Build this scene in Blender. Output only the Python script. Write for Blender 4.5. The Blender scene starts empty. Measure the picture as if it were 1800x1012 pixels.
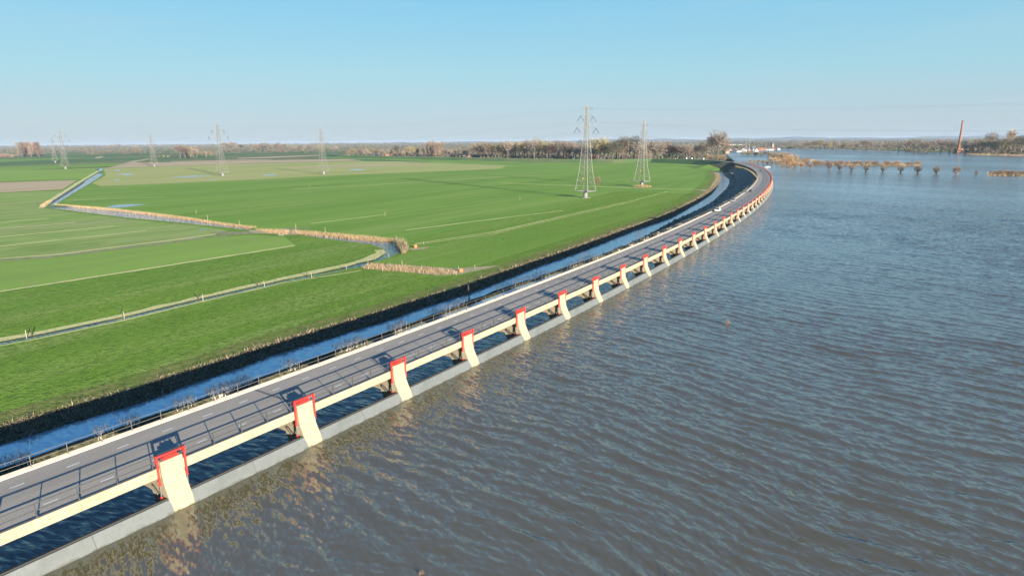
import bpy, bmesh, math, random
import numpy as np
from mathutils import Vector, Matrix
from mathutils.geometry import delaunay_2d_cdt
random.seed(7); rng = np.random.default_rng(7)
R = math.radians
# ------------------------------------------------------------------ camera, sky, sun, exposure
F, YH, RO, H = 1101.3, 248.68, .00787, 32.0          # focal length (photo pixels), horizon row, roll, camera height
PT = math.atan((506-YH)/F)
sc = bpy.context.scene
cam = bpy.data.objects.new('camera', bpy.data.cameras.new('camera')); sc.collection.objects.link(cam)
cam.data.sensor_width = 36; cam.data.lens = F/1800*36; cam.data.clip_start = .5; cam.data.clip_end = 60000
cam.matrix_world = Matrix.Translation((0, 0, H)) @ Matrix.Rotation(math.pi/2-PT, 4, 'X') @ Matrix.Rotation(-RO, 4, 'Z')
sc.camera = cam
SUN_AZ, SUN_EL = R(123.5-180), R(11.3)               # direction towards the sun, measured from +X
w = bpy.data.worlds.new('World'); sc.world = w; w.use_nodes = True
nt = w.node_tree; bg = nt.nodes['Background']
sky = nt.nodes.new('ShaderNodeTexSky'); sky.sky_type = 'NISHITA'; sky.sun_disc = False
sky.sun_elevation = SUN_EL; sky.sun_rotation = math.pi/2-SUN_AZ
sky.altitude = 0; sky.air_density = 1.0; sky.dust_density = 0.35; sky.ozone_density = 2.2
tcw = nt.nodes.new('ShaderNodeTexCoord'); sx = nt.nodes.new('ShaderNodeSeparateXYZ'); nt.links.new(tcw.outputs['Generated'], sx.inputs[0])
def rampw(stops):
    r = nt.nodes.new('ShaderNodeValToRGB'); e = r.color_ramp.elements; e[0].position = stops[0][0]; e[0].color = (*stops[0][1], 1); e[1].position = stops[-1][0]; e[1].color = (*stops[-1][1], 1)
    for p, c in stops[1:-1]: k = e.new(p); k.color = (*c, 1)
    return r
air = rampw([(0, (.46, .57, .65)), (.03, (.45, .585, .68)), (.10, (.355, .63, .74)), (.19, (.25, .58, .79)), (.26, (.17, .50, .80)), (.4, (.075, .31, .70)), (.6, (.035, .18, .56)), (1, (.02, .12, .40))])   # clear winter air by height above the horizon
nt.links.new(sx.outputs[2], air.inputs[0])
mxw = nt.nodes.new('ShaderNodeMix'); mxw.data_type = 'RGBA'; mxw.inputs[0].default_value = .03
sc1 = nt.nodes.new('ShaderNodeVectorMath'); sc1.operation = 'SCALE'; sc1.inputs['Scale'].default_value = .2776/.15
nt.links.new(air.outputs[0], sc1.inputs[0]); nt.links.new(sc1.outputs[0], mxw.inputs[6]); nt.links.new(sky.outputs[0], mxw.inputs[7])
mpw = nt.nodes.new('ShaderNodeMapping'); mpw.inputs['Scale'].default_value = (2.2, 2.2, 16); nsw = nt.nodes.new('ShaderNodeTexNoise'); nsw.inputs['Scale'].default_value = 1.6; nsw.inputs['Detail'].default_value = 5; nsw.inputs['Distortion'].default_value = .6
rpw = nt.nodes.new('ShaderNodeValToRGB'); rpw.color_ramp.elements[0].position = .5; rpw.color_ramp.elements[1].position = .8; rpw.color_ramp.elements[1].color = (.16, .16, .16, 1)
m3w = nt.nodes.new('ShaderNodeMix'); m3w.data_type = 'RGBA'; m3w.inputs[7].default_value = (1.1, 1.25, 1.35, 1)   # thin streaks of cirrus
nt.links.new(tcw.outputs['Generated'], mpw.inputs[0]); nt.links.new(mpw.outputs[0], nsw.inputs['Vector']); nt.links.new(nsw.outputs['Fac'], rpw.inputs[0]); nt.links.new(rpw.outputs[0], m3w.inputs[0]); nt.links.new(mxw.outputs[2], m3w.inputs[6])
nt.links.new(m3w.outputs[2], bg.inputs[0]); bg.inputs[1].default_value = 0.15
sun = bpy.data.objects.new('sun', bpy.data.lights.new('sun', 'SUN')); sc.collection.objects.link(sun)
sun.data.energy = 5.0; sun.data.angle = R(.53); sun.data.color = (1, .88, .72)
sun.rotation_euler = Vector((math.cos(SUN_AZ)*math.cos(SUN_EL), math.sin(SUN_AZ)*math.cos(SUN_EL), math.sin(SUN_EL))).to_track_quat('Z', 'Y').to_euler()
sc.view_settings.view_transform = 'Standard'; sc.view_settings.look = 'None'; sc.view_settings.gamma = 1
sc.view_settings.exposure = 1.85

# ------------------------------------------------------------------ survey helpers: photo pixel -> point on a level
def G(x, y, z=0.):
    u = (x-900)/F; v = (506-y)/F; c, s = math.cos(RO), math.sin(RO); u, v = c*u+s*v, -s*u+c*v
    Y = math.cos(PT)+v*math.sin(PT); Z = -math.sin(PT)+v*math.cos(PT); t = (H-z)/(-Z)
    return (u*t, Y*t)
def GP(pts, z=0.): return [G(x, y, z) for x, y in pts]
X0, Y0 = -30.02, 49.72; TH = (55.407, 13.8825, -1.3987, 1.122); SP = 14.463
_s = np.arange(-150, 1000, 1.); _u = _s/500; _th = np.radians(TH[0]+TH[1]*_u+TH[2]*_u**2+TH[3]*_u**3)
_x = np.concatenate([[0], np.cumsum((np.cos(_th[:-1])+np.cos(_th[1:]))/2)]); _y = np.concatenate([[0], np.cumsum((np.sin(_th[:-1])+np.sin(_th[1:]))/2)])
_x += X0-np.interp(0, _s, _x); _y += Y0-np.interp(0, _s, _y)
def th(s): return float(np.interp(s, _s, _th))
def C(s, n=0.):                                       # point on the bridge line: s along, n towards the river
    t = th(s); return (float(np.interp(s, _s, _x)+n*math.sin(t)), float(np.interp(s, _s, _y)-n*math.cos(t)))
FZ, WZ, DZ = -2.2, -3.2, 4.2                          # field, canal water, deck level; the river is at 0

# ------------------------------------------------------------------ materials
def mat(name, col, rough=.8, noise=None, bump=None, metal=0, spec=.3):
    m = bpy.data.materials.new(name); m.use_nodes = True; t = m.node_tree; b = t.nodes['Principled BSDF']
    b.inputs['Base Color'].default_value = (*col, 1); b.inputs['Roughness'].default_value = rough
    b.inputs['Metallic'].default_value = metal; b.inputs['Specular IOR Level'].default_value = spec
    tc = t.nodes.new('ShaderNodeTexCoord')
    last = None
    for (col2, sc_, lo, hi, stretch, rot) in (noise or []):
        mp = t.nodes.new('ShaderNodeMapping'); mp.vector_type = 'TEXTURE'; mp.inputs['Scale'].default_value = (1/stretch[0], 1/stretch[1], 1); mp.inputs['Rotation'].default_value = (0, 0, rot)
        n = t.nodes.new('ShaderNodeTexNoise'); n.inputs['Scale'].default_value = sc_; n.inputs['Detail'].default_value = 6; n.inputs['Roughness'].default_value = .62
        r = t.nodes.new('ShaderNodeValToRGB'); r.color_ramp.elements[0].position = lo; r.color_ramp.elements[1].position = hi
        mx = t.nodes.new('ShaderNodeMix'); mx.data_type = 'RGBA'
        t.links.new(tc.outputs['Object'], mp.inputs[0]); t.links.new(mp.outputs[0], n.inputs['Vector']); t.links.new(n.outputs['Fac'], r.inputs[0])
        t.links.new(r.outputs[0], mx.inputs[0]); mx.inputs[7].default_value = (*col2, 1)
        if last: t.links.new(last, mx.inputs[6])
        else: mx.inputs[6].default_value = (*col, 1)
        last = mx.outputs[2]
    if last: t.links.new(last, b.inputs['Base Color'])
    if bump:
        sc_, dist, st = bump
        n = t.nodes.new('ShaderNodeTexNoise'); n.inputs['Scale'].default_value = sc_; n.inputs['Detail'].default_value = 5
        bp = t.nodes.new('ShaderNodeBump'); bp.inputs['Distance'].default_value = dist; bp.inputs['Strength'].default_value = st
        t.links.new(tc.outputs['Object'], n.inputs['Vector']); t.links.new(n.outputs['Fac'], bp.inputs['Height']); t.links.new(bp.outputs[0], b.inputs['Normal'])
    return m
def weather(m, tide, streak):                          # rain streaks running down and a dark tide line just above the water
    t = m.node_tree; b = t.nodes['Principled BSDF']; src = b.inputs['Base Color'].links[0].from_socket; tc = t.nodes.new('ShaderNodeTexCoord')
    mp = t.nodes.new('ShaderNodeMapping'); mp.inputs['Scale'].default_value = (5, 5, .25); n = t.nodes.new('ShaderNodeTexNoise'); n.inputs['Scale'].default_value = 1; n.inputs['Detail'].default_value = 4
    r = t.nodes.new('ShaderNodeValToRGB'); r.color_ramp.elements[0].position = .5; r.color_ramp.elements[1].position = .72; r.color_ramp.elements[1].color = (.55, .55, .55, 1)
    mx = t.nodes.new('ShaderNodeMix'); mx.data_type = 'RGBA'; mx.inputs[7].default_value = (*streak, 1)
    t.links.new(tc.outputs['Object'], mp.inputs[0]); t.links.new(mp.outputs[0], n.inputs['Vector']); t.links.new(n.outputs['Fac'], r.inputs[0]); t.links.new(r.outputs[0], mx.inputs[0]); t.links.new(src, mx.inputs[6])
    sx = t.nodes.new('ShaderNodeSeparateXYZ'); t.links.new(tc.outputs['Object'], sx.inputs[0]); n2 = t.nodes.new('ShaderNodeTexNoise'); n2.inputs['Scale'].default_value = 1.6; t.links.new(tc.outputs['Object'], n2.inputs['Vector'])
    ma = t.nodes.new('ShaderNodeMath'); ma.operation = 'MULTIPLY_ADD'; ma.inputs[1].default_value = .5; t.links.new(n2.outputs['Fac'], ma.inputs[0]); t.links.new(sx.outputs[2], ma.inputs[2])
    mr = t.nodes.new('ShaderNodeMapRange'); mr.inputs[1].default_value = .38; mr.inputs[2].default_value = .56; mr.inputs[3].default_value = .8; mr.inputs[4].default_value = 0; t.links.new(ma.outputs[0], mr.inputs[0])
    m2 = t.nodes.new('ShaderNodeMix'); m2.data_type = 'RGBA'; m2.inputs[7].default_value = (*tide, 1); t.links.new(mr.outputs[0], m2.inputs[0]); t.links.new(mx.outputs[2], m2.inputs[6]); t.links.new(m2.outputs[2], b.inputs['Base Color'])
def island(name, cols, rough=.9, translucent=0.):     # tone varies from twig to twig (random per island)
    m = bpy.data.materials.new(name); m.use_nodes = True; t = m.node_tree; b = t.nodes['Principled BSDF']
    b.inputs['Roughness'].default_value = rough; b.inputs['Specular IOR Level'].default_value = .1
    g = t.nodes.new('ShaderNodeNewGeometry'); r = t.nodes.new('ShaderNodeValToRGB'); e = r.color_ramp.elements
    e[0].color = (*cols[0], 1); e[1].color = (*cols[-1], 1)
    for i, c in enumerate(cols[1:-1]): k = e.new((i+1)/(len(cols)-1)); k.color = (*c, 1)
    t.links.new(g.outputs['Random Per Island'], r.inputs[0])
    o = t.nodes.new('ShaderNodeObjectInfo'); hs = t.nodes.new('ShaderNodeHueSaturation'); mr = t.nodes.new('ShaderNodeMapRange')
    mr.inputs[3].default_value = .72; mr.inputs[4].default_value = 1.3
    t.links.new(o.outputs['Random'], mr.inputs[0]); t.links.new(mr.outputs[0], hs.inputs['Value']); t.links.new(r.outputs[0], hs.inputs['Color'])
    t.links.new(hs.outputs[0], b.inputs['Base Color'])
    return m
U = (1, 1); S1 = (1, .12)
RA = -R(33)                                           # mowing direction of the fields
M = {}
M['grass'] = mat('grass', (.165, .285, .038), .95, [((.118, .23, .027), .05, .35, .65, (1, .2), RA), ((.235, .30, .085), .16, .50, .70, (1, .06), RA), ((.06, .12, .015), .9, .52, .7, U, 0), ((.07, .14, .018), 1.6, .45, .7, (1, .5), RA)], (2.2, .35, .9), spec=.1)
M['grass_far'] = mat('grass_far', (.155, .275, .042), .95, [((.12, .235, .032), .03, .4, .62, (1, .12), RA), ((.21, .29, .075), .14, .5, .72, (1, .05), RA)], (1.2, .25, .7), spec=.1)
M['pasture'] = mat('pasture', (.215, .33, .075), .95, [((.25, .30, .11), .02, .4, .65, (1, .15), RA), ((.13, .215, .045), .2, .45, .75, (1, .2), RA)], (1., .25, .6), spec=.1)
M['light_grass'] = mat('light_grass', (.20, .335, .055), .95, [((.17, .275, .055), .04, .4, .62, (1, .15), RA), ((.22, .28, .085), .3, .5, .75, U, 0)], (1.5, .25, .7), spec=.1)
M['olive'] = mat('olive', (.34, .355, .13), .95, [((.27, .32, .09), .012, .4, .65, (1, .2), RA), ((.34, .31, .15), .12, .5, .8, (1, .3), RA)], spec=.1)
M['soil'] = mat('soil', (.42, .34, .21), .95, [((.35, .28, .17), .05, .4, .65, (1, .2), RA)], spec=.1)
M['far_green'] = mat('far_green', (.075, .15, .045), .95, [((.16, .17, .08), .004, .45, .6, (1, .3), 0), ((.05, .11, .035), .01, .45, .7, U, 0)], spec=.1)
M['dead_grass'] = mat('dead_grass', (.15, .20, .045), .95, [((.24, .22, .08), .25, .4, .7, U, 0), ((.085, .13, .025), 1.1, .45, .7, U, 0)], (2.5, .3, .8), spec=.1)
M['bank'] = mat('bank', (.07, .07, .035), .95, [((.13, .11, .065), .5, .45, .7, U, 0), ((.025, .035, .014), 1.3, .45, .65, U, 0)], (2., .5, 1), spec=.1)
M['sand_track'] = mat('sand_track', (.36, .31, .20), .95, [((.16, .19, .05), .5, .5, .7, U, 0)], spec=.1)
M['gravel_track'] = mat('gravel_track', (.26, .25, .17), .95, [((.15, .18, .06), .4, .42, .62, U, 0)], spec=.1)
M['furrow'] = mat('furrow', (.52, .50, .24), .95, [((.26, .32, .09), .9, .55, .75, U, 0)], spec=.1)
M['asphalt'] = mat('asphalt', (.262, .245, .208), .85, [((.315, .295, .25), .25, .4, .65, (1, .15), R(-33)), ((.21, .198, .17), 7, .45, .7, U, 0)], (30, .01, .4))
M['concrete'] = mat('concrete', (.265, .224, .155), .8, [((.195, .17, .115), .8, .48, .75, U, 0), ((.33, .29, .21), 3., .5, .8, U, 0)], (6, .02, .4))
M['edge_concrete'] = mat('edge_concrete', (.28, .25, .20), .8, [((.22, .195, .155), 1.5, .5, .75, U, 0)], (8, .02, .3))
M['kerb'] = mat('kerb', (.36, .32, .27), .8, [((.28, .25, .21), 1.2, .5, .75, U, 0)])
M['white_paint'] = mat('white_paint', (.62, .62, .6), .7, [((.35, .35, .34), 3, .55, .75, U, 0)])
M['red'] = mat('red', (.55, .022, .014), .45, [((.42, .02, .014), 2, .5, .8, U, 0)], spec=.5)
M['gate_steel'] = mat('gate_steel', (.10, .112, .112), .5, [((.08, .092, .09), .6, .45, .7, U, 0), ((.115, .118, .11), 4, .6, .8, U, 0)], spec=.4)
weather(M['concrete'], (.07, .065, .035), (.15, .135, .085)); weather(M['gate_steel'], (.05, .052, .04), (.075, .085, .08))
M['rubber'] = mat('rubber', (.035, .035, .033), .8)
M['ribbed'] = mat('ribbed', (.16, .15, .13), .8)
M['rail_steel'] = mat('rail_steel', (.055, .06, .065), .5, metal=.3)
M['rail_light'] = mat('rail_light', (.13, .125, .115), .55, metal=.3)
M['galv'] = mat('galv', (.145, .15, .14), .55, metal=.2)
M['galv_dark'] = mat('galv_dark', (.12, .12, .12), .6)
M['insulator'] = mat('insulator', (.05, .055, .06), .4)
M['warn'] = mat('warn', (.7, .35, .05), .6)
M['orange'] = mat('orange', (.5, .15, .05), .7)
M['wood'] = mat('wood', (.24, .20, .14), .9)
M['wood_dark'] = mat('wood_dark', (.05, .04, .03), .9)
M['pale_post'] = mat('pale_post', (.26, .23, .17), .9)
M['white'] = mat('white', (.34, .33, .31), .5)
M['brick'] = mat('brick', (.22, .085, .045), .9, [((.16, .07, .04), 3, .45, .7, U, 0)])
M['brick_tan'] = mat('brick_tan', (.24, .17, .12), .9)
M['brick_dark'] = mat('brick_dark', (.16, .08, .05), .9)
M['orange_tile'] = mat('orange_tile', (.17, .09, .06), .8)
M['grey_tile'] = mat('grey_tile', (.07, .075, .09), .7)
M['glass_dark'] = mat('glass_dark', (.02, .025, .03), .15, spec=.6)
M['car_white'] = mat('car_white', (.5, .5, .49), .25, spec=.6)
M['car_silver'] = mat('car_silver', (.33, .36, .40), .25, metal=.4, spec=.6)
M['car_dark'] = mat('car_dark', (.03, .035, .045), .25, spec=.6)
M['tyre'] = mat('tyre', (.02, .02, .02), .9)
M['rim'] = mat('rim', (.4, .4, .4), .4, metal=.6)
M['lamp'] = mat('lamp', (.7, .7, .66), .2)
M['rock'] = mat('rock', (.22, .22, .13), .9, [((.34, .31, .24), .9, .5, .7, U, 0), ((.08, .085, .055), 1.4, .4, .6, U, 0)], (1.2, .5, 1))
M['twig_brown'] = island('twig_brown', [(.11, .085, .062), (.18, .142, .107), (.25, .205, .158)])
M['twig_grey'] = island('twig_grey', [(.10, .086, .068), (.17, .15, .12), (.24, .213, .175)])
M['twig_orange'] = island('twig_orange', [(.17, .105, .05), (.25, .16, .08), (.32, .21, .11)])
M['twig_olive'] = island('twig_olive', [(.13, .11, .045), (.20, .17, .075), (.25, .22, .11)])
M['twig_dark'] = island('twig_dark', [(.035, .04, .03), (.055, .055, .04), (.08, .075, .055)])
M['twig_red'] = island('twig_red', [(.13, .08, .06), (.18, .115, .085), (.22, .15, .115)])
M['bark'] = mat('bark', (.10, .08, .062), .95)
M['reed'] = island('reed', [(.17, .12, .065), (.25, .18, .105), (.34, .26, .16)])
M['reed_pale'] = island('reed_pale', [(.52, .47, .42), (.66, .60, .54), (.78, .73, .67)])
M['bramble'] = island('bramble', [(.06, .065, .03), (.15, .125, .08), (.32, .26, .19)])
M['tuft'] = island('tuft', [(.025, .06, .008), (.06, .11, .015), (.12, .17, .04)])
M['wood_far'] = island('wood_far', [(.05, .048, .036), (.085, .075, .055), (.11, .092, .07), (.06, .068, .042)])
M['wood_hill'] = island('wood_hill', [(.035, .045, .035), (.06, .06, .045)])
M['hill'] = mat('hill', (.04, .05, .035), .95)

def water(name, col, waves, rough=.04, attr=None, tint=(1, 1, 1), ior=1.36, rip=((-48, 3.6, .6, .6), (-62, 1.1, .27, .5)), fine=.5, gain=1.):
    m = bpy.data.materials.new(name); m.use_nodes = True; t = m.node_tree; t.nodes.remove(t.nodes['Principled BSDF'])
    df = t.nodes.new('ShaderNodeBsdfDiffuse'); df.inputs[0].default_value = (*col, 1); upn = t.nodes.new('ShaderNodeCombineXYZ'); upn.inputs[2].default_value = 1; t.links.new(upn.outputs[0], df.inputs['Normal'])   # light scattered inside murky water does not follow the ripples
    gl = t.nodes.new('ShaderNodeBsdfGlossy'); gl.inputs['Roughness'].default_value = rough; gl.inputs[0].default_value = (*tint, 1)
    fr = t.nodes.new('ShaderNodeFresnel'); fr.inputs['IOR'].default_value = ior; ms = t.nodes.new('ShaderNodeMixShader')
    t.links.new(fr.outputs[0], ms.inputs[0]); t.links.new(df.outputs[0], ms.inputs[1]); t.links.new(gl.outputs[0], ms.inputs[2]); t.links.new(ms.outputs[0], t.nodes['Material Output'].inputs[0])
    tc = t.nodes.new('ShaderNodeTexCoord'); acc = None
    for (ang, along, across, amp, dist, det) in waves:           # along / across crest lengths in metres, amp in metres
        mp = t.nodes.new('ShaderNodeMapping'); mp.vector_type = 'TEXTURE'; mp.inputs['Rotation'].default_value = (0, 0, ang); mp.inputs['Scale'].default_value = (along, across, 1)
        n = t.nodes.new('ShaderNodeTexNoise'); n.inputs['Scale'].default_value = 1; n.inputs['Detail'].default_value = det; n.inputs['Distortion'].default_value = dist; n.inputs['Roughness'].default_value = .5
        k = t.nodes.new('ShaderNodeMath'); k.operation = 'MULTIPLY'; k.inputs[1].default_value = amp*gain
        t.links.new(tc.outputs['Object'], mp.inputs[0]); t.links.new(mp.outputs[0], n.inputs['Vector']); t.links.new(n.outputs['Fac'], k.inputs[0])
        if acc is None: acc = k.outputs[0]
        else:
            a = t.nodes.new('ShaderNodeMath'); a.operation = 'ADD'; t.links.new(acc, a.inputs[0]); t.links.new(k.outputs[0], a.inputs[1]); acc = a.outputs[0]
    bp = t.nodes.new('ShaderNodeBump'); bp.inputs['Distance'].default_value = 1; bp.inputs['Strength'].default_value = 1
    t.links.new(acc, bp.inputs['Height']); cur = bp.outputs[0]; muls = []
    for (ang, along, across, amp) in rip:
        mp = t.nodes.new('ShaderNodeMapping'); mp.vector_type = 'TEXTURE'; mp.inputs['Rotation'].default_value = (0, 0, R(ang)); mp.inputs['Scale'].default_value = (along, across, 1)
        n = t.nodes.new('ShaderNodeTexNoise'); n.inputs['Scale'].default_value = 1; n.inputs['Detail'].default_value = 2.5; n.inputs['Distortion'].default_value = .4
        sb_ = t.nodes.new('ShaderNodeVectorMath'); sb_.operation = 'SUBTRACT'; sb_.inputs[1].default_value = (.5, .5, .5)
        ml = t.nodes.new('ShaderNodeVectorMath'); ml.operation = 'MULTIPLY'; ml.inputs[1].default_value = (amp*2, amp*2, 0)
        ad = t.nodes.new('ShaderNodeVectorMath'); ad.operation = 'ADD'
        t.links.new(tc.outputs['Object'], mp.inputs[0]); t.links.new(mp.outputs[0], n.inputs['Vector']); t.links.new(n.outputs['Color'], sb_.inputs[0]); t.links.new(sb_.outputs[0], ml.inputs[0]); muls.append(ml)
        t.links.new(cur, ad.inputs[0]); t.links.new(ml.outputs[0], ad.inputs[1]); cur = ad.outputs[0]
    nz = t.nodes.new('ShaderNodeVectorMath'); nz.operation = 'NORMALIZE'; t.links.new(cur, nz.inputs[0]); cur = nz.outputs[0]
    if attr:                                           # ripples finer than the mesh can carry
        at = t.nodes.new('ShaderNodeAttribute'); at.attribute_name = attr
        for ml in muls:
            k2 = t.nodes.new('ShaderNodeVectorMath'); k2.operation = 'SCALE'; lk = ml.outputs[0].links[0]; to = lk.to_socket; t.links.remove(lk)
            t.links.new(ml.outputs[0], k2.inputs[0]); t.links.new(at.outputs['Fac'], k2.inputs['Scale']); t.links.new(k2.outputs[0], to)
    t.links.new(cur, gl.inputs['Normal']); t.links.new(cur, fr.inputs['Normal'])
    return m
RC = (.104, .094, .046)
M['river'] = water('river', RC, [(R(-42), .6, .2, .008, .5, 3)], rough=.15, ior=2.05, tint=(.88, .95, 1), attr='chop', rip=((-48, 1.6, .5, .8), (-62, .8, .27, .6)))
M['river_far'] = water('river_far', RC, [(R(-48), 11, 2.7, .5, .8, 2)], rough=.13, ior=2.15, tint=(.86, .94, 1), rip=((-48, 3.6, .6, .8), (-62, 1.1, .27, .6)))
M['canal'] = water('canal', (.30, .40, .43), [(R(-20), 3.5, 1.2, .05, .6, 2)], ior=4.2, rip=((-25, 1.3, .4, .13),))  # bright sky reflection is put into the pale milky blue diffuse colour
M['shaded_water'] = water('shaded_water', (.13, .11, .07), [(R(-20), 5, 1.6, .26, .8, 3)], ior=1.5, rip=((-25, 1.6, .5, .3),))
M['ditch'] = water('ditch', (.05, .07, .09), [(R(-20), 1.6, .7, .05, .5, 2)], ior=2.2, rip=((-25, 1.2, .5, .5),))
M['puddle'] = water('puddle', (.10, .10, .07), [(0, 2, 2, .004, .5, 2)], rough=.15, rip=((0, 1, 1, .03),))

# ------------------------------------------------------------------ object helpers
col = sc.collection
def tag(o, label=None, cat=None, group=None, kind=None):
    if label: o['label'] = label
    if cat: o['category'] = cat
    if group: o['group'] = group
    if kind: o['kind'] = kind
    return o
def empty(name, loc=(0, 0, 0), rz=0.):
    o = bpy.data.objects.new(name, None); col.objects.link(o); o.location = loc; o.rotation_euler = (0, 0, rz); o.empty_display_size = .1
    return o
def mesh(name, V, Fc, m, parent=None, mi=None, smooth=False):
    me = bpy.data.meshes.new(name); me.from_pydata([tuple(v) for v in V], [], Fc)
    for x in (m if isinstance(m, list) else [m]): me.materials.append(M[x])
    if mi is not None: me.polygons.foreach_set('material_index', mi)
    if smooth: me.polygons.foreach_set('use_smooth', [True]*len(me.polygons))
    me.update()
    if name in UP and sum(p.normal.z*p.area for p in me.polygons) < 0: me.flip_normals()
    o = bpy.data.objects.new(name, me); col.objects.link(o)
    if parent: o.parent = parent
    return o
UP = {'river_water', 'canal_water', 'ditch_water', 'puddle', 'bare_ground', 'road', 'field', 'ground', 'far_land', 'canal_bank', 'dike', 'embankment', 'path', 'verge', 'furrow', 'ditch_bank', 'hills'}
def tri_mesh(name, V, m, parent=None):                 # V: numpy (n,3,3) loose triangles
    n = len(V); me = bpy.data.meshes.new(name); me.vertices.add(3*n); me.vertices.foreach_set('co', V.reshape(-1).astype(np.float32))
    me.loops.add(3*n); me.loops.foreach_set('vertex_index', np.arange(3*n, dtype=np.int32)); me.polygons.add(n)
    me.polygons.foreach_set('loop_start', np.arange(0, 3*n, 3, dtype=np.int32)); me.update(calc_edges=True); me.materials.append(M[m])
    o = bpy.data.objects.new(name, me); col.objects.link(o)
    if parent: o.parent = parent
    return o
class MB:
    def __init__(s): s.v = []; s.f = []
    def add(s, V, Fc): b = len(s.v); s.v += [tuple(v) for v in V]; s.f += [tuple(b+i for i in f) for f in Fc]; return s
    def box(s, x0, x1, y0, y1, z0, z1):
        return s.add([(x0, y0, z0), (x1, y0, z0), (x1, y1, z0), (x0, y1, z0), (x0, y0, z1), (x1, y0, z1), (x1, y1, z1), (x0, y1, z1)], [(0, 3, 2, 1), (4, 5, 6, 7), (0, 1, 5, 4), (1, 2, 6, 5), (2, 3, 7, 6), (3, 0, 4, 7)])
    def bar(s, a, b, r, n=4, r2=None):
        a = Vector(a); b = Vector(b); d = (b-a).normalized(); u = d.orthogonal().normalized(); 
        if abs(d.z) < .9: u = d.cross(Vector((0, 0, 1))).normalized()
        v = d.cross(u); r2 = r if r2 is None else r2; P = []
        for c, rr in ((a, r), (b, r2)):
            for k in range(n): q = 2*math.pi*(k+.5)/n; P.append(c+u*math.cos(q)*rr+v*math.sin(q)*rr)
        return s.add(P, [tuple(range(n-1, -1, -1)), tuple(range(n, 2*n))]+[(k, (k+1) % n, n+(k+1) % n, n+k) for k in range(n)])
    def prism(s, prof, x0, x1):                        # profile in (y,z), extruded along x
        n = len(prof); V = [(x0, y, z) for y, z in prof]+[(x1, y, z) for y, z in prof]
        return s.add(V, [tuple(range(n)), tuple(range(2*n-1, n-1, -1))]+[(k, n+k, n+(k+1) % n, (k+1) % n) for k in range(n)])
    def build(s, name, m, parent=None, smooth=False):
        o = mesh(name, s.v, s.f, m, parent, smooth=smooth)
        bm = bmesh.new(); bm.from_mesh(o.data); bmesh.ops.recalc_face_normals(bm, faces=bm.faces); bm.to_mesh(o.data); bm.free(); return o
def loft(name, prof, ss, m, parent=None, z0=0.):       # profile (n, z) swept along the bridge line
    V = []; k = len(prof); Fc = []
    for s in ss:
        for n, z in prof: x, y = C(s, n-.55); V.append((x, y, z-.25))
    for i in range(len(ss)-1):
        for j in range(k): a = i*k+j; b = i*k+(j+1) % k; Fc.append((a, b, b+k, a+k))
    Fc.append(tuple(range(k-1, -1, -1))); Fc.append(tuple(range((len(ss)-1)*k, len(ss)*k)))
    mb = MB(); mb.add(V, Fc); return mb.build(name, m, parent)
def copy_tree(o, parent=None):
    c = o.copy(); col.objects.link(c)
    if parent: c.parent = parent
    for ch in o.children: copy_tree(ch, c)
    return c
def inpoly(x, y, P):
    r = False; n = len(P); j = n-1
    for i in range(n):
        if (P[i][1] > y) != (P[j][1] > y) and x < (P[j][0]-P[i][0])*(y-P[i][1])/(P[j][1]-P[i][1])+P[i][0]: r = not r
        j = i
    return r
def dens(P, step, closed=False):                       # resample a polyline
    out = []; Q = P+[P[0]] if closed else P
    for a, b in zip(Q[:-1], Q[1:]):
        n = max(1, int(math.hypot(b[0]-a[0], b[1]-a[1])/step))
        for k in range(n): out.append((a[0]+(b[0]-a[0])*k/n, a[1]+(b[1]-a[1])*k/n))
    if not closed: out.append(P[-1])
    return out

# ------------------------------------------------------------------ the land: one sheet, triangulated between its break lines
far_edge = GP([(0, 783), (161, 734), (265, 705), (322, 682), (415, 650), (470, 630), (600, 589), (690, 562), (750, 540), (826, 517), (880, 495.7), (945.7, 469.6), (1000, 451), (1050, 431.7), (1112, 406.8), (1178.7, 384), (1216, 363), (1249, 342.5), (1259.6, 330), (1263.5, 322.6), (1266.6, 312.9), (1261.4, 304.6), (1256.3, 299.7)], WZ)
def sn(p):
    i = int(np.argmin((_x-p[0])**2+(_y-p[1])**2)); dx, dy = p[0]-_x[i], p[1]-_y[i]
    return float(_s[i]), float(dx*math.sin(_th[i])-dy*math.cos(_th[i]))
fe = [sn(p) for p in far_edge]; fes = [a for a, b in fe]; fen = [b for a, b in fe]
def n_far(s): return float(np.interp(s, fes, fen))     # canal's far edge as offset from the bridge line
near_edge = GP([(0, 832), (250, 745), (600, 618), (880, 512), (1054, 450), (1110, 427), (1143, 410), (1178.7, 390), (1216, 373.6), (1245, 359), (1269, 339), (1278, 328.8), (1281.5, 322.6), (1280.8, 314.3), (1272.5, 308.7), (1269, 301.8), (1258.7, 300.4)], WZ)
ne = [sn(p) for p in near_edge]; nes = [a for a, b in ne]; nen = [b for a, b in ne]
def n_near(s): return float(np.interp(s, nes, nen))-1.6*min(1, max(0, (200-s)/100))
S_END = 839.                                           # the bridge's far abutment
ss = list(np.arange(-140, 730, 4.))
V = []; 
rs = random.Random(3)
def row(fn, z, jit=0.): return [(*C(s, fn(s)+rs.uniform(-jit, jit)), z) for s in ss]
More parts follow.
